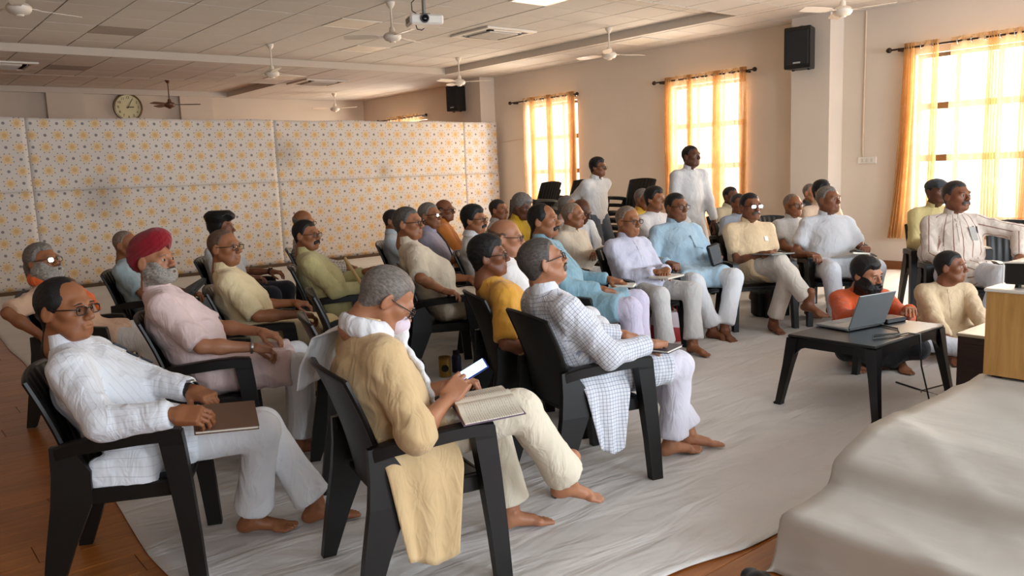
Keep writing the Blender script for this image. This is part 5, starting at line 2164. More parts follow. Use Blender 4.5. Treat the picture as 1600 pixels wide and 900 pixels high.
sit('P23', 914, 313, 8.2, -88, 'bald man with a white shawl over grey-blue, head bent down', 'bald man with head bent down',
    lean=8, hump=14, head=(10, -26, 0), top=('kurta', ('shawl_white', 'd3d3d4'), 'long'), bottom=('trousers_slate', '5b6473'), hair=('fringe', 'crop'), tone='d')
# ---- right block
sit('P24', 980, 322, 6.75, -97, 'man in lilac-white kurta and glasses, hands folded over a notebook', 'man in lilac-white kurta',
    s=.99, hs=1.08, b=1.06, belly=.02, lean=22, head=(8, -2, 0), top=('kurta', ('kurta_lilac', 'c9c8d8'), 'long'), bottom=('pyjama_grey', 'c6c3c0'), hair=('bald', 'cropgrey'), face=('glasses',), tone='b',
    R=((.04, .24, .66), 'soft', (-.8, .6, -.1)), L=((-.06, .25, .67), 'soft', (.8, .6, -.1)), skirt=.45, fR=(.09, .40, .085), fL=(-.15, .46, .085))
sit('P25', 1055, 302, 7.42, -112, 'large man in light blue kurta and glasses with a black pouch', 'large man in light blue kurta',
    s=1.08, b=1.18, belly=.065, lean=22, slide=.04, head=(16, 0, 0), top=('kurta', ('kurta_lightblue', 'a3bccb'), 'long'), bottom=PJ, hair=('short', 'black'), face=('glasses',), tone='c',
    R=((.27, .23, .655), 'grip'), L=((-.20, .22, .68), 'grip'), skirt=.8, fR=(-.02, .47, .085), fL=(-.10, .52, .085), pR=(.5, .5, 1), pL=(-.5, .5, 1), foot_dir=(20, -6))
sit('P26', 1022, 293, 8.2, -100, 'clean-shaven young man in white behind the large man in blue', 'young man in white behind the light blue kurta',
    lean=14, head=(18, 0, 0), top=('tee', ('tee_white', 'd9d4d2'), 'short'), bottom=('trousers_dark', '33312f'), hair=('full', 'black'), tone='b')
sit('P27', 1005, 295, 9.3, -95, 'grey-haired man in yellow just visible in the far row', 'grey-haired man in yellow in the far row',
    lean=14, head=(10, -6, 0), top=('kurta', ('kurta_yellow', 'd0a53a'), 'long'), bottom=PJ, hair=('short', 'grey'), tone='c')
sit('P30', 1171, 302, 7.5, -122, 'moustached man in cream kurta, crossed legs and clasped hands over papers', 'man in cream kurta with crossed legs',
    s=1.06, b=1.06, belly=.025, lean=14, head=(10, 2, 0), top=('kurta', ('kurta_apricot', 'd8bd97'), 'short'), bottom=('pyjama_sand', 'c9bfb2'), hair=('short', 'black'), face=('glasses', 'moustache_grey'), tone='c',
    R=((.03, .22, .685), 'grip', (-.7, .6, .1)), L=((-.05, .24, .69), 'grip', (.7, .6, .1)), skirt=.5, fR=(-.22, .62, .29), pR=(.1, .2, 1), fL=(-.03, .34, .085), foot_dir=(30, 0), fpR=-10)
sit('P31', 1153, 303, 9.2, -115, 'man in grey-blue tee behind the man in cream with crossed legs', 'man in grey-blue tee in the right block',
    lean=20, s=.94, head=(8, 0, 0), top=('tee', ('tee_slate', '9ba3ae'), 'short'), bottom=('trousers_dark', '33312f'), hair=('short', 'dark'), tone='c', R=((.2, .2, .66), 'relax'))
sit('P32', 1141, 292, 10.3, -105, 'dark-faced man in olive-cream shirt before the second window', 'man in olive-cream shirt',
    lean=10, head=(10, 0, 0), top=('shirt', ('shirt_olive', 'b5aa90'), 'long'), bottom=('trousers_dark', '33312f'), hair=('short', 'black'), tone='d')
sit('P33', 1238, 303, 8.2, -118, 'grey-haired man in white shirt and glasses right of the clasped hands', 'grey-haired man in white right of the cream kurta',
    lean=20, s=.94, hs=1.05, head=(12, 0, 0), top=('kurta', ('kurta_white2', 'd0cdc9'), 'short'), bottom=PJ, hair=('bald', 'cropgrey'), face=('glasses',), tone='b')
sit('P34', 1292, 291, 7.6, -130, 'thickset man in white short-sleeved kurta with papers on his lap', 'thickset man in white kurta with papers',
    s=1.08, b=1.12, belly=.06, lean=20, slide=.03, head=(30, 4, 0), top=('kurta', ('kurta_greywhite', 'c9cacd'), 'short'), bottom=('pyjama_greywhite', 'c5c6cb'), hair=('short', 'grey'), tone='c',
    R=((.27, .2, .655), 'soft'), L=((-.22, .2, .69), 'grip'), skirt=.45, fR=(.10, .42, .085), fL=(-.16, .45, .085))
sit('P35', 1284, 283, 8.8, -120, 'black-haired man in peach hidden behind the thickset man', 'man in peach behind the thickset man',
    lean=14, head=(20, 0, 0), top=('shirt', ('shirt_peach', 'd9bda4'), 'short'), bottom=PJ, hair=('full', 'black'), tone='c')
sit('P36', 1266, 287, 10.4, -118, 'red-faced man in the last row beside the pillar', 'man in the last row beside the pillar',
    lean=12, head=(20, 0, 0), top=('shirt', ('shirt_dark', '3b3836'), 'long'), bottom=('trousers_dark', '33312f'), hair=('bald', 'grey'), tone='a')
sit('P37', 1462, 280, 7.9, -140, 'man in yellow kurta and grey cap with one leg crossed by the window', 'capped man in yellow',
    s=1.04, lean=12, head=(24, 4, 0), top=('kurta', ('kurta_lemon', 'c6b57e'), 'long'), bottom=('pyjama_white2', 'cbc9ca'), hair=('short', 'black'), face=('cap',), tone='d',
    R=((.10, .22, .66), 'relax'), L=((-.10, .24, .66), 'relax'), fR=(-.20, .44, .44), pR=(1, .3, .5), fL=(-.08, .36, .085), skirt=.4)
sit('P38', 1492, 283, 6.9, -142, 'grey-moustached man in red-striped white kurta with one arm stretched out', 'man in the striped kurta',
    s=1.1, b=1.14, belly=.05, lean=18, head=(32, 4, 0), top=('kurta', ('kurta_stripe', 'cdbfb2', .88, .3, 'stripe', '8c6a5c', .062, .13), 'long'), bottom=('pyjama_greywhite', 'c5c6cb'), hair=('short', 'dark'), face=('moustache_grey',), tone='c',
    R=((.14, .28, .60), 'relax', (-.3, .8, -.4)), L=((-.40, .18, .655), 'relax', (0, .9, -.3), (-1, -.2, .35)), skirt=.5)
# ---- two on the floor behind the low table
o = person('P39', 1356, 405, 5.95, -132, 'black-bearded man in orange shirt seated on the floor behind the laptop', s=.97, hs=1.08, b=1.08, belly=.01, lean=10, hump=14, head=(34, -12, 6), seat='floor',
           top=('tee', ('shirt_orange', 'c2501f'), 'long'), bottom=('trousers_black', '17171b'), hair=('full', 'black'), face=('beard', 'moustache'), tone='a',
           R=((.12, .33, .44), 'relax'), L=((-.16, .33, .44), 'relax'), fR=(-.14, .24, .075), fL=(.14, .18, .075))
o.location.z = .012
o = person('P40', 1482, 400, 6.2, -138, 'man in cream kurta seated on the floor right of the laptop', s=.93, hs=1.1, b=1.1, belly=.03, lean=14, hump=14, head=(56, 2, 0), seat='floor',
           top=('kurta', ('kurta_buff', 'cdb592'), 'long'), bottom=('pyjama_greywhite', 'c5c6cb'), hair=('short', 'black'), tone='c',
           R=((.12, .30, .16), 'relax'), L=((-.14, .34, .18), 'relax'), fR=(-.10, .36, .075), fL=(.10, .28, .075), skirt=.5)
o.location.z = .012
# ---- two standing at the back
o = person('P28', 933, 247, 10.3, -95, 'standing man in white shirt and glasses, hands behind his back', seat='stand', s=1.0, b=1.0, belly=.0, lean=0, head=(22, 0, 0), top=('shirt', ('shirt_white3', 'd2d0ce'), 'long'), bottom=('jeans_grey', '555c66'),
           hair=('full', 'black'), face=('glasses',), tone='c', R=((.08, -.20, .90), 'relax', None, (.35, -1, -.3)), L=((-.08, -.20, .90), 'relax', None, (-.35, -1, -.3)))
o.location.z = FLOOR_Z
o = person('P29', 1078, 228, 9.6, -112, 'tall man in long white kurta standing before the curtains', seat='stand', s=1.06, b=1.02, belly=.01, lean=0, head=(24, 2, 0), top=('kurta', ('kurta_white4', 'c9c8c8'), 'long'), bottom=PJ,
           hair=('short', 'black'), tone='d', R=((.26, .05, .80), 'relax'), L=((-.28, .06, .80), 'relax'))
o.location.z = FLOOR_Z

# ---- empty chairs in the front row and beside the audience
chair(2.40, 4.42, -24, 'empty dark armchair behind the bent man, farther of the two', 'empty armchairs', FLOOR_Z)
chair(1.98, 3.62, -20, 'empty dark armchair behind the bent man, nearer of the two', 'empty armchairs', FLOOR_Z)
for (px, py, dp, yaw, lab) in ((1219, 326, 9.7, -120, 'empty dark armchair left of the grey-haired man in white'),
                               (1592, 330, 7.7, -150, 'empty dark armchair at the right edge behind the outstretched arm')):
    p = at(px, py, dp)
    chair(p[0], p[1], yaw, lab, 'empty armchairs', FLOOR_Z)
# ---- stacks against the window wall
ORD = ('lowest', 'second', 'third', 'fourth', 'fifth', 'topmost')
for si, (px, py, dp, yaw, wh) in enumerate(((831, 300, 11.3, 176, 'leftmost stack, under the first window'), (884, 298, 12.3, 176, 'middle stack, under the first window'), (980, 302, 11.0, 184, 'right stack, beside the standing man in shirt'))):
    p = at(px, py, dp)
    for q in range(6):
        F = V(math.cos(math.radians(yaw)), math.sin(math.radians(yaw)))
        c = chair(p[0] - .012 * q * F[0], p[1] - .012 * q * F[1], yaw, ORD[q] + ' chair of the ' + wh, 'stacked armchairs at the back', FLOOR_Z + .098 * q)

# ------------------------------------------------------------------ scarves, mask, small things worn
def chain(pts, r, k=.02, w=None, su=1.0):
    return [Cap(a, b, r, r, k=k, w=w, su=su) for a, b in zip(pts, pts[1:])]


def neck_ring(key, r, rr, drop=.0):
    P = PEOPLE[key]
    c = P['P'][2]
    out = []
    for i in range(13):
        a = 2 * PI * i / 12
        out.append(c + V(r * math.sin(a), r * .95 * math.cos(a), .038 - .022 * math.cos(a) - drop))
    return out


def front_path(key, xs, zs):
    """points just proud of the garment front, at local x offsets and distances down from the neck"""
    P = PEOPLE[key]
    P3, H = P['P'][2], P['H']
    ax = unit(P3 - H)
    fr = np.cross(ax, V(1, 0, 0))
    fr = fr if fr[1] > 0 else -fr
    out = []
    for x, z in zip(xs, zs):
        h, n = surf(key, P3 - ax * z + V(x, 0, 0) + fr * .5, -fr)
        if h is not None:
            out.append(np.array(h) + np.array(n) * .010)
    return out


P = PEOPLE['P2']
ring = neck_ring('P2', .080, .03)
fr_ = front_path('P2', (.02, .03, .035, .035, .03, .02, .01), (.05, .10, .16, .22, .28, .34, .40))
bk = [P['sh'][-1] + V(.05, .02, .075), P['sh'][-1] + V(-.02, -.05, .07), P['sh'][-1] + V(-.06, -.13, .02), P['sh'][-1] + V(-.07, -.16, -.10)]
o = blob('scarf', chain(ring, .019, w=(0, 0, 1), su=1.7) + chain(fr_, .012, w=(1, 0, 0), su=3.2) + [Ell(fr_[0] + V(0, .015, .02), (.04, .026, .035), .02)], .008, cloth('scarf_white', 'dcdcdd', .9, .5), 1, .0025, 4, P['o'])
o['label'] = 'white cotton scarf'
S_ = P['sh'][-1]
rowsA = [P['P'][2] + V(.0, -.085, .045), S_ + V(.05, -.11, .065), S_ + V(-.03, -.17, .03), S_ + V(-.05, -.22, -.08), S_ + V(-.06, -.235, -.17)]
rowsB = [P['P'][2] + V(-.085, .02, .040), S_ + V(.0, .05, .082), S_ + V(-.09, .02, .05), S_ + V(-.15, -.03, -.05), S_ + V(-.17, -.05, -.13)]
pts_, nu_, nv_ = [], 18, 24
for j in range(nv_ + 1):
    t = j / nv_ * 4
    i0 = min(3, int(t))
    f = t - i0
    a, b2 = rowsA[i0] * (1 - f) + rowsA[i0 + 1] * f, rowsB[i0] * (1 - f) + rowsB[i0 + 1] * f
    for i in range(nu_ + 1):
        u = i / nu_
        p = a * (1 - u) + b2 * u
        pts_.append(p + V(0, 0, .03 * math.sin(PI * u) * (1 - j / nv_)) + V(.5, .5, .8) * .007 * math.sin(2 * PI * 2.5 * u + 2 * j / nv_))
n_ = nu_ + 1
_o = link('scarf_end', np_mesh('scarf_end', np.array(pts_), np.array([(j * n_ + i, j * n_ + i + 1, (j + 1) * n_ + i + 1, (j + 1) * n_ + i) for j in range(nv_) for i in range(nu_)]), bpy.data.materials['scarf_white']), o)
_md = _o.modifiers.new('thick', 'SOLIDIFY')
_md.thickness = .004
MHd = Matrix.LocRotScale(Vector(P['Hc']), Matrix(P['HR'].tolist()).to_quaternion(), Vector((P['s'],) * 3))
o = blob('face_mask', [Ell((0, .078, -.058), (.050, .046, .040), .01), Ell((0, .1, -.05), (.03, .026, .03), .02), Cap((.045, .06, -.045), (.078, -.005, .0), .003, k=.004), Cap((-.045, .06, -.045), (-.078, -.005, .0), .003, k=.004)], .005, cloth('mask_cloth', 'd9c9d4', .9, .4), 1, .001, 3, P['o'])
o.matrix_local = MHd
o['label'] = 'pale pink and white face mask'
P = PEOPLE['P5']
ring = neck_ring('P5', .085, .03)
fr_ = front_path('P5', (.0, -.02, -.04, -.05), (.05, .12, .2, .3))
fr2 = front_path('P5', (.05, .07, .06), (.04, .10, .2))
o = blob('scarf', chain(ring, .020, w=(0, 0, 1), su=1.6) + chain(fr_, .012, w=(1, 0, 0), su=3.4) + chain(fr2, .012, w=(1, 0, 0), su=3), .010, cloth('scarf_orange', 'e2672b', .9, .5), 1, .003, 5, P['o'])
o['label'] = 'bright orange scarf'
P = PEOPLE['P23']
pr = chain([P['sh'][1] + V(.02, .03, .05), P['P'][2] + V(0, -.07, .02), P['sh'][-1] + V(-.02, .03, .05)], .045) + chain([P['sh'][-1] + V(-.02, .04, .04), P['sh'][-1] + V(-.0, .14, -.12), P['sh'][-1] + V(.05, .2, -.3)], .03, w=(1, 0, 0), su=2)
blob('shawl', pr, .02, cloth('shawl_white2', 'dedede', .9, .5), 1, .004, 6, P['o'])


def band(key, sg, mat, name, label, r=.031, h=.011, d=-.005):
    P = PEOPLE[key]
    e, w, fd, hd, dors, _ = P['arms'][sg]
    b = MB().lathe([(r, -h), (r + .004, -h), (r + .005, 0), (r + .004, h), (r, h), (r - .003, 0), (r, -h)], 18)
    o = b.obj(name, mat, P['o'])
    y = Vector(fd)
    MO = Matrix.Translation(Vector(w) + y * d) @ y.to_track_quat('Z', 'Y').to_matrix().to_4x4()
    o.matrix_local = MO
    o['label'] = label
    if name == 'wristwatch':
        q = MB().lathe([(.001, .006), (.014, .006), (.016, .003), (.016, 0), (.001, 0)], 16).obj('watch_face', M_METAL, o)
        z = Vector(dors)
        z = (z - y * z.dot(y)).normalized()
        q.matrix_local = MO.inverted() @ Matrix.Translation(Vector(w) + y * d + z * (r + .002)) @ z.to_track_quat('Z', 'Y').to_matrix().to_4x4()
    return o


M_STRAP = plain('watch_strap', '15130f', .5)
band('P1', -1, M_STRAP, 'wristwatch', 'black wristwatch')
band('P4', 1, M_METAL, 'bracelet', 'pale steel bracelet', h=.006)
band('P8', -1, M_STRAP, 'wristwatch', 'black wristwatch')
band('P15', 1, M_STRAP, 'wristwatch', 'dark wristwatch')
band('P34', -1, M_METAL, 'wristwatch', 'steel wristwatch')


def on_front(key, name, x, z, shape, mat, label=None, roll=0.0, lift=.004):
    """a small thing on the chest: x to his right, z below the neck"""
    P = PEOPLE[key]
    P3, H = P['P'][2], P['H']
    ax = unit(P3 - H)
    fr = np.cross(ax, V(1, 0, 0))
    fr = fr if fr[1] > 0 else -fr
    h, n = surf(key, P3 - ax * z + V(x, 0, 0) + fr * .5, -fr)
    if h is None:
        return None
    up = Vector(ax)
    up = (up - n * up.dot(n)).normalized()
    xx = up.cross(n)
    m = Matrix((xx, up, n)).transposed().to_4x4()
    o = shape.obj(name, mat, P['top'], False)
    o.matrix_local = Matrix.Translation(h + n * lift) @ m @ Matrix.Rotation(roll, 4, 'Z')
    if label:
        o['label'] = label
    return o


M_PEN = plain('pen_dark', '20242c', .3)
on_front('P1', 'pen', -.085, .10, MB().box((-.005, -.03, -.003), (.005, .03, .005), bev=.002), M_PEN, 'dark pen clip', .3)
on_front('P1', 'pen', -.055, .15, MB().box((-.008, -.026, -.003), (.008, .026, .005), bev=.002), M_PEN, 'dark clip', .5)
on_front('P1', 'pen', -.05, .20, MB().box((-.008, -.026, -.003), (.008, .026, .005), bev=.002), M_PEN, 'dark clip', .4)
for key, w in (('P25', .06), ('P4', .055)):
    on_front(key, 'chest_pocket', -.105, .20, MB().box((-w, -.065, -.012), (w, .06, .0015)), PEOPLE[key]['top'].data.materials[0], None, 0, .002)
on_front('P38', 'pocket_papers', -.105, .185, MB().box((-.03, -.05, -.004), (.03, .07, .003), bev=.001), plain('pocket_paper', '9a958f', .6), 'grey cards in the pocket', .05, .006)
for dx in (-.012, .016):
    on_front('P38', 'pen', -.13 + dx, .135, MB().box((-.004, -.03, 0), (.004, .03, .007), bev=.002), M_PEN, 'dark pen', .0, .004)
on_front('P30', 'pocket_card', -.105, .15, MB().box((-.018, -.022, 0), (.018, .022, .003)), plain('white_card', 'e6e2dc', .6), 'white card in the pocket')
pts = front_path('P13', (-.15, -.11, -.07, -.03, .01, .05, .09), (.01, .07, .13, .19, .25, .31, .37))
if len(pts) > 2:
    MB().tube(pts, .009, 6, flat=.6).obj('shoulder_strap', plain('strap_black', '1b1a1a', .7), PEOPLE['P13']['o'])

# ------------------------------------------------------------------ books, papers, phones held or lying on laps
M_PAPER = plain('page_paper', 'ddd6c6', .8)
pg = N('printed_page')
_tc = pg.n('ShaderNodeTexCoord')
_sp = pg.n('ShaderNodeSeparateXYZ')
pg.t.links.new(_tc.outputs['Object'], _sp.inputs[0])
ln_ = pg.math('LESS_THAN', pg.math('FRACT', pg.math('DIVIDE', _sp.outputs[1], .0085)), .35)
ln_ = pg.math('MULTIPLY', ln_, pg.math('GREATER_THAN', pg.noise(pg.obj((1, .3, 1)), 260, 1), .45))
mg_ = pg.math('MULTIPLY', pg.math('LESS_THAN', pg.math('ABSOLUTE', _sp.outputs[1]), .088), pg.math('GREATER_THAN', pg.math('ABSOLUTE', _sp.outputs[0]), .015))
pg.set('Base Color', pg.mix(pg.math('MULTIPLY', pg.math('MULTIPLY', ln_, mg_), .45), lin('e0d8c6'), lin('6f675c')))
pg.set('Roughness', .8)


def notebook(key, p, rx, ry, rz, w, h, t, cover, label, cat='notebook'):
    e = tag(empty('notebook', p), label, cat, 'notebooks and papers on laps')
    e.rotation_euler = (rx, ry, rz)
    MB().box((-w / 2, -h / 2, 0), (w / 2, h / 2, .003), bev=.001).obj('back_cover', cover, e, False)
    MB().box((-w / 2 + .004, -h / 2 + .004, .003), (w / 2 - .004, h / 2 - .004, t), bev=.001).obj('pages', M_PAPER, e, False)
    MB().box((-w / 2, -h / 2, t), (w / 2, h / 2, t + .003), bev=.001).obj('front_cover', cover, e, False)
    return e


M_COVER = {c: plain('cover_' + c, h, .5) for c, h in (('brown', '5f4332'), ('white', 'd8d4ca'), ('navy', '262b3d'), ('black', '1a1918'), ('grey', '6c6c6c'))}


def yw(key):
    return math.radians(PEOPLE[key]['yaw']) - PI / 2


# man nearest the left edge: notebook in his right hand
w_ = at(352, 655, 2.98)
notebook('P1', w_, math.radians(-4), math.radians(24), yw('P1') + .15, .15, .22, .014, M_COVER['brown'], 'brown notebook with cream pages held on the lap of the pinstriped kurta')
# bent man: open book on crossed leg, phone and pen
w_ = at(757, 632, 2.98)
e = tag(empty('open_book', w_, yw('P2') - .22), 'open book with printed cream pages on the lap of the bent man', 'book')
e.rotation_euler = (math.radians(5), math.radians(3), yw('P2') - .22)
MB().box((-.165, -.112, -.004), (.165, .112, 0), bev=.001).obj('cover', plain('cover_mauve', '6d5a6e', .5), e, False)
for s in (-1, 1):
    b = MB()
    rings = []
    for i in range(11):
        x = .16 * i / 10
        z = .004 + .016 * math.exp(-((x - .035) / .04) ** 2) + .010 * (1 - i / 10)
        rings.append([(s * x, -.105, 0), (s * x, .105, 0), (s * x, .105, z), (s * x, -.105, z)])
    if s < 0:
        rings = rings[::-1]
    b.loft(rings)
    b.obj('page_block', pg.m, e, True, 30)
w_ = at(737, 579, 3.06)
e = tag(empty('smartphone', w_), 'smartphone with a bright blue-white screen in the hands of the bent man', 'phone')
e.rotation_euler = (math.radians(30), math.radians(18), yw('P2') + math.radians(-8))
MB().box((-.033, -.062, -.008), (.033, .062, 0), bev=.003).obj('body', plain('phone_blue', '23388a', .3), e, True, 30)
k = N('phone_screen')
k.set('Base Color', lin('9fc4ff'))
k.set('Emission Color', lin('b9d8ff'))
k.set('Emission Strength', 1.3)
MB().box((-.030, -.057, 0), (.030, .057, .0012)).obj('screen', k.m, e, False)
e = tag(empty('pen', (0, 0, 0)), 'thin grey ballpoint pen pointing down at the open book', 'pen')
a_, b_ = at(722, 600, 3.06), at(733, 638, 3.08)
MB().tube([a_, a_ + (b_ - a_) * .85], .0045, 8).obj('barrel', plain('pen_grey', '8f98a3', .3, .3), e)
MB().tube([a_ + (b_ - a_) * .85, b_], [.004, .001], 8).obj('tip', M_METAL, e)
# checked kurta: dark notebook under the hand
w_ = to_world('P3', PEOPLE['P3']['arms'][1][1] + V(.0, .10, -.035))
notebook('P3', w_, 0, 0, yw('P3') + .5, .10, .16, .012, M_COVER['navy'], 'dark blue notebook under the hand of the man in the checked kurta')
w_ = to_world('P6', V(-.05, .30, .62))
e = tag(empty('document_pouch', w_), 'dark grey pouch on the lap of the man in grey-blue tee', 'pouch')
e.rotation_euler = (.5, .2, yw('P6'))
MB().box((-.15, -.10, 0), (.15, .10, .05), bev=.018).obj('body', plain('pouch_grey', '45494b', .7, bump=.2), e, True, 40)
MB().box((-.14, .095, .02), (.14, .105, .03), bev=.003).obj('zip', M_STRAP, e, False)
w_ = to_world('P9', PEOPLE['P9']['arms'][-1][1] + V(0, .08, .0))
e = tag(empty('walking_stick', (0, 0, 0)), 'pale wooden stick held by the man in yellow-green kurta', 'stick')
a_, b_ = at(539, 404, 6.1), at(570, 452, 5.95)
MB().tube([a_, b_], .013, 8).obj('shaft', plain('stick_wood', 'a98a55', .5), e)
MB().tube([a_, a_ + (a_ - b_) * .05], [.013, .016], 8).obj('knob', plain('stick_knob', '6b4a2a', .5), e)
w_ = to_world('P13', V(.0, .27, .60))
e = tag(empty('cloth_bag', w_), 'white cloth bag with a red round emblem on the lap of the lavender shirt', 'bag')
e.rotation_euler = (.25, 0, yw('P13'))
MB().box((-.15, -.06, 0), (.15, .10, .10), bev=.03).obj('body', plain('bag_white', 'cfcac6', .8, bump=.4, bscale=20), e, True, 50)
o = MB().lathe([(.001, .002), (.03, .002), (.03, -.004), (.001, -.004)], 20).obj('emblem', plain('emblem_red', 'a8453c', .7), e)
o.location = (.05, .02, .101)
w_ = to_world('P19', PEOPLE['P19']['arms'][-1][1] + V(.0, .10, -.045))
notebook('P19', w_, 0, 0, yw('P19'), .13, .19, .014, M_COVER['white'], 'white notebook under the hand of the man in teal-blue kurta')
w_ = to_world('P24', V(-.01, .31, .625))
notebook('P24', w_, 0, 0, yw('P24') + .3, .26, .18, .010, M_COVER['white'], 'thin white notebook on the knees of the man in lilac-white kurta')
w_ = to_world('P25', PEOPLE['P25']['arms'][-1][1] + V(.055, .085, .0))
e = tag(empty('zip_pouch', w_), 'black zipped pouch held upright by the large man in light blue', 'pouch')
e.rotation_euler = (.1, .25, yw('P25'))
MB().box((-.06, -.02, -.06), (.06, .02, .13), bev=.014).obj('body', plain('pouch_black', '161516', .5, bump=.2), e, True, 40)
MB().tube([(-.055, .021, .115), (.055, .021, .115)], .003, 6).obj('zip', M_METAL, e)
w_ = to_world('P30', V(-.04, .29, .69))
notebook('P30', w_, math.radians(4), 0, yw('P30') + .2, .24, .30, .006, M_COVER['grey'], 'papers in a grey folder on the knee of the man with crossed legs', 'folder')
w_ = to_world('P34', V(-.06, .28, .635))
notebook('P34', w_, math.radians(14), math.radians(-6), yw('P34') + .4, .20, .26, .012, M_COVER['white'], 'white papers on the lap of the thickset man', 'papers')
w_ = to_world('P34', V(-.17, .26, .64))
e = tag(empty('folded_cap', w_), 'grey folded cap in the left hand of the thickset man', 'cap')
e.rotation_euler = (.2, -.3, yw('P34'))
MB().box((-.10, -.06, 0), (.10, .06, .03), bev=.013).obj('crown', plain('cap_cloth', '5a5853', .8), e, True, 50)
MB().box((-.10, .04, .004), (.10, .075, .018), bev=.006).obj('band', M_STRAP, e, False)

# ------------------------------------------------------------------ bags and small things on the floor
w_ = on_z(1058, 539, FLOOR_Z)
e = tag(empty('carry_bag', (w_[0] + .05, w_[1] + .12, FLOOR_Z), math.radians(-20)), 'red and white carry bag on the floor by the large man in light blue', 'bag')
M_RED = plain('bag_red', '9c0f12', .45)
b = MB()
b.loft([[(-.15, -.05, 0), (.15, -.05, 0), (.15, .05, 0), (-.15, .05, 0)], [(-.155, -.055, .12), (.155, -.055, .12), (.155, .055, .12), (-.155, .055, .12)], [(-.15, -.03, .24), (.15, -.03, .24), (.15, .03, .24), (-.15, .03, .24)]])
b.obj('body', M_RED, e, True, 40)
b = MB()
b.loft([[(-.156, -.052, .16), (.12, -.056, .12), (.12, .05, .12), (-.156, .05, .16)], [(-.151, -.034, .26), (.151, -.034, .26), (.151, .034, .26), (-.151, .034, .26)]])
b.obj('white_panel', plain('bag_white2', 'cdbcc0', .5), e, True, 40)
for s in (-1, 1):
    MB().tube([(-.06, s * .032, .25), (-.05, s * .04, .32), (.05, s * .04, .32), (.06, s * .032, .25)], .005, 6).obj('handle', M_RED, e)
w_ = on_z(1203, 493, FLOOR_Z)
e = tag(empty('shoulder_bag', (w_[0], w_[1], FLOOR_Z), math.radians(-30)), 'black bag standing on the floor behind the crossed legs', 'bag')
MB().box((-.17, -.09, 0), (.17, .09, .26), bev=.03).obj('body', plain('bag_black', '0e0e0f', .7, bump=.3, bscale=20), e, True, 50)
MB().box((-.172, -.095, .14), (.172, -.085, .24), bev=.004).obj('flap', plain('bag_black2', '151515', .6), e, False)
MB().tube([(-.13, 0, .25), (-.10, 0, .33), (.10, 0, .33), (.13, 0, .25)], .009, 6).obj('handle', M_STRAP, e)
w_ = on_z(696, 588, FLOOR_Z)
e = tag(empty('tin', (w_[0], w_[1], FLOOR_Z)), 'gold tin with a black emblem on the floor before the heavy man', 'tin')
MB().lathe([(.001, 0), (.045, 0), (.045, .13), (.043, .135), (.001, .135)], 20).obj('can', plain('tin_gold', 'a07c34', .35, .4), e)
MB().lathe([(.001, .136), (.046, .136), (.046, .15), (.001, .152)], 20).obj('lid', plain('tin_lid', '8a6a2c', .35, .4), e)
o = MB().lathe([(.001, .003), (.026, .003), (.028, -.003), (.001, -.003)], 18).obj('emblem', plain('emblem_black', '141210', .5), e)
v_ = Vector((-w_[0], -w_[1], 0)).normalized()
o.matrix_local = Matrix.Translation(v_ * .0445 + Vector((0, 0, .07))) @ v_.to_track_quat('Z', 'Y').to_matrix().to_4x4()
w_ = on_z(714, 582, FLOOR_Z)
e = tag(empty('flask', (w_[0], w_[1], FLOOR_Z)), 'small dark blue flask on the floor beside the gold tin', 'flask')
MB().lathe([(.001, 0), (.034, 0), (.036, .02), (.036, .12), (.028, .14), (.001, .14)], 18).obj('body', plain('flask_blue', '1c1d3a', .35), e)
MB().lathe([(.024, .14), (.026, .142), (.026, .17), (.001, .172)], 18).obj('cap', M_BLACK, e)
w_ = on_z(766, 555, FLOOR_Z)
e = tag(empty('printed_bag', (w_[0], w_[1], FLOOR_Z), .4), 'pink floral printed bag on the floor under the mustard tee chair', 'bag')
k = N('floral_print')
k.set('Base Color', k.mix(k.ramp(k.noise(k.obj(), 28, 2), .45, .55), lin('b98a93'), lin('7a2f45')))
k.set('Roughness', .7)
MB().box((-.10, -.05, 0), (.10, .05, .22), bev=.02).obj('body', k.m, e, True, 50)
MB().tube([(-.05, 0, .21), (-.04, 0, .27), (.04, 0, .27), (.05, 0, .21)], .006, 6).obj('handle', M_STRAP, e)
w_ = on_z(1166, 925, 0)
e = tag(empty('shoe', (w_[0], w_[1] - .07, 0), math.radians(-30)), 'black shoe cut by the bottom edge of the picture', 'shoe')
blob('upper', [Cap((0, -.08, .045), (0, .02, .05), .04, .038, k=.03), Cap((0, .02, .04), (0, .10, .035), .04, .032, k=.03, w=(1, 0, 0), su=1.15), Slab((0, 0, -.05), (.2, .3, .05), rad=.001, k=.004, sub=True)], .006, plain('shoe_black', '14120f', .4), 1, 0, 0, e)
MB().box((-.045, -.12, .0), (.045, .135, .012), bev=.005).obj('sole', M_BLACK, e, False)

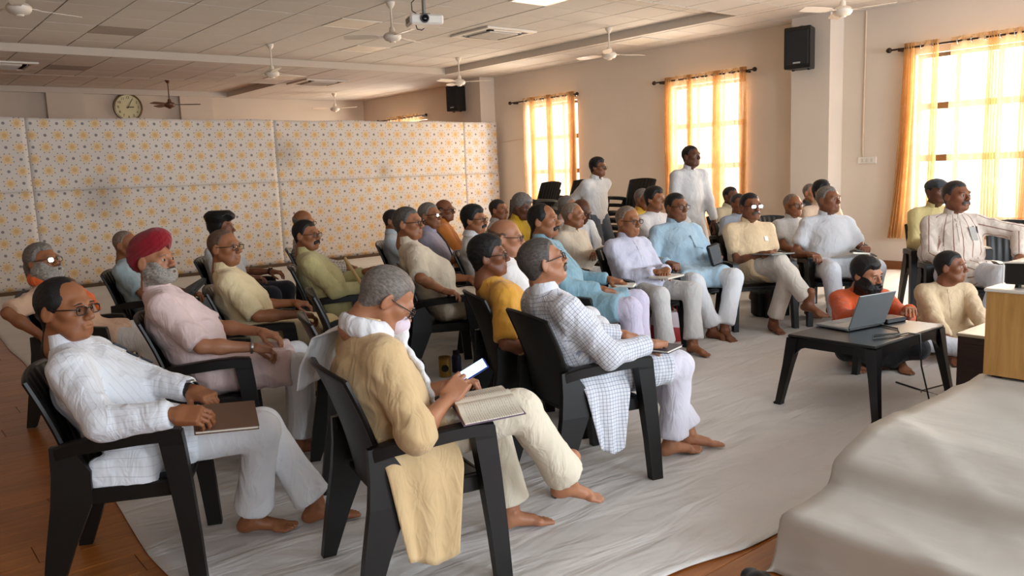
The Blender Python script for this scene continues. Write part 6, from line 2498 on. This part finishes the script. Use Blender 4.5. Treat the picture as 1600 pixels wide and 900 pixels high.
# ------------------------------------------------------------------ low black table with laptop
M_TABLE = plain('table_black', '0b0b0c', .28)
TX, TY = (4.40, 5.27), (2.20, 2.76)
tcx, tcy = sum(TX) / 2, sum(TY) / 2
e = tag(empty('low_table', (tcx, tcy, FLOOR_Z)), 'low black plastic table carrying the laptop', 'table')
hx, hy = (TX[1] - TX[0]) / 2, (TY[1] - TY[0]) / 2
b = MB()
b.box((-hx, -hy, .418), (hx, hy, .440), bev=.008)
b.obj('tabletop', M_TABLE, e, True, 40)
b = MB()
for s in (-1, 1):
    for axis in (0, 1):
        h0, h1 = (hx, hy) if axis == 0 else (hy, hx)
        rings = []
        for i in range(17):
            u = -1 + 2 * i / 16
            drop = .052 + .10 * max(0, (abs(u) - .62) / .38) ** 2
            y = s * (h1 - .018)
            p = [(u * (h0 - .02), y - .009, .42 - drop), (u * (h0 - .02), y + .009, .42 - drop), (u * (h0 - .02), y + .009, .42), (u * (h0 - .02), y - .009, .42)]
            rings.append(p if axis == 0 else [(-q[1], q[0], q[2]) for q in p])
        b.loft(rings)
b.obj('apron', M_TABLE, e, False)
for sx in (-1, 1):
    for sy in (-1, 1):
        bl = MB()
        rings = []
        for z, o_, w in ((0, .052, .022), (.012, .052, .024), (.02, .048, .020), (.25, .012, .026), (.42, -.014, .036)):
            cx, cy = sx * (hx - .02 + o_), sy * (hy - .02 + o_)
            rings.append([(cx - w, cy - w, z), (cx + w, cy - w, z), (cx + w, cy + w, z), (cx - w, cy + w, z)])
        bl.loft(rings)
        bl.obj('leg', M_TABLE, e, True, 40)
TZ = FLOOR_Z + .441
M_ALU = plain('laptop_silver', '8e9496', .35, .6)
e = tag(empty('laptop', (4.85, 2.50, TZ), math.radians(-10)), 'silver laptop open on the low black table, lid back towards us', 'laptop')
ba = MB().box((-.17, -.01, .002), (.17, .235, .018), bev=.004).obj('base', M_ALU, e, True, 30)
MB().box((-.15, .03, .018), (.15, .13, .0195)).obj('keyboard', plain('keys_grey', 'b5b1a8', .6), ba, False)
MB().box((-.045, .145, .018), (.045, .215, .019)).obj('touchpad', plain('pad_grey', '9c9c98', .4), ba, False)
ld = MB().box((-.17, -.004, 0), (.17, .004, .225), bev=.003).obj('lid', M_ALU, e, True, 30)
ld.location = (0, -.012, .018)
ld.rotation_euler = (math.radians(20), 0, 0)
k = N('laptop_screen')
k.set('Base Color', lin('0c0f14'))
k.set('Emission Color', lin('c8d8ee'))
k.set('Emission Strength', .5)
MB().box((-.158, .0041, .014), (.158, .0052, .212)).obj('screen', k.m, ld, False)
MB().box((-.16, -.016, .006), (.16, -.006, .022)).obj('hinge', M_BLACK, e, False)
e = tag(empty('media_box', (5.16, 2.50, TZ), math.radians(-12)), 'flat black box with a pale top right of the laptop', 'box')
MB().box((-.09, -.06, 0), (.09, .06, .026), bev=.004).obj('case', M_BLACK, e, True, 30)
MB().box((-.084, -.054, .026), (.084, .054, .0275)).obj('top_plate', plain('media_top', '4c5160', .2), e, False)
tag(MB().tube([(4.98, 2.48, TZ + .008), (4.93, 2.33, TZ + .006), (4.80, 2.26, TZ + .006), (4.66, 2.35, TZ + .006), (4.56, 2.30, TZ + .006), (4.68, 2.26, TZ + .006), (4.84, 2.23, TZ + .006), (4.9, 2.185, TZ - .004), (4.9, 2.17, .25), (4.92, 2.12, .02), (5.0, 2.2, .012), (5.2, 2.3, .012), (5.5, 2.25, .012)], .005, 6).obj('laptop_cable', M_BLACK), 'black cable curling over the low table and down to the floor', 'cable')
w0, w1, w2 = on_z(1400, 597, .012), on_z(1440, 610, .012), on_z(1478, 622, .012)
tag(MB().tube([w0, w1, w2, w2 + V(.2, -.1, 0)], .006, 6).obj('power_cord', M_BLACK), 'black power cord lying on the sheet under the low table', 'cord')
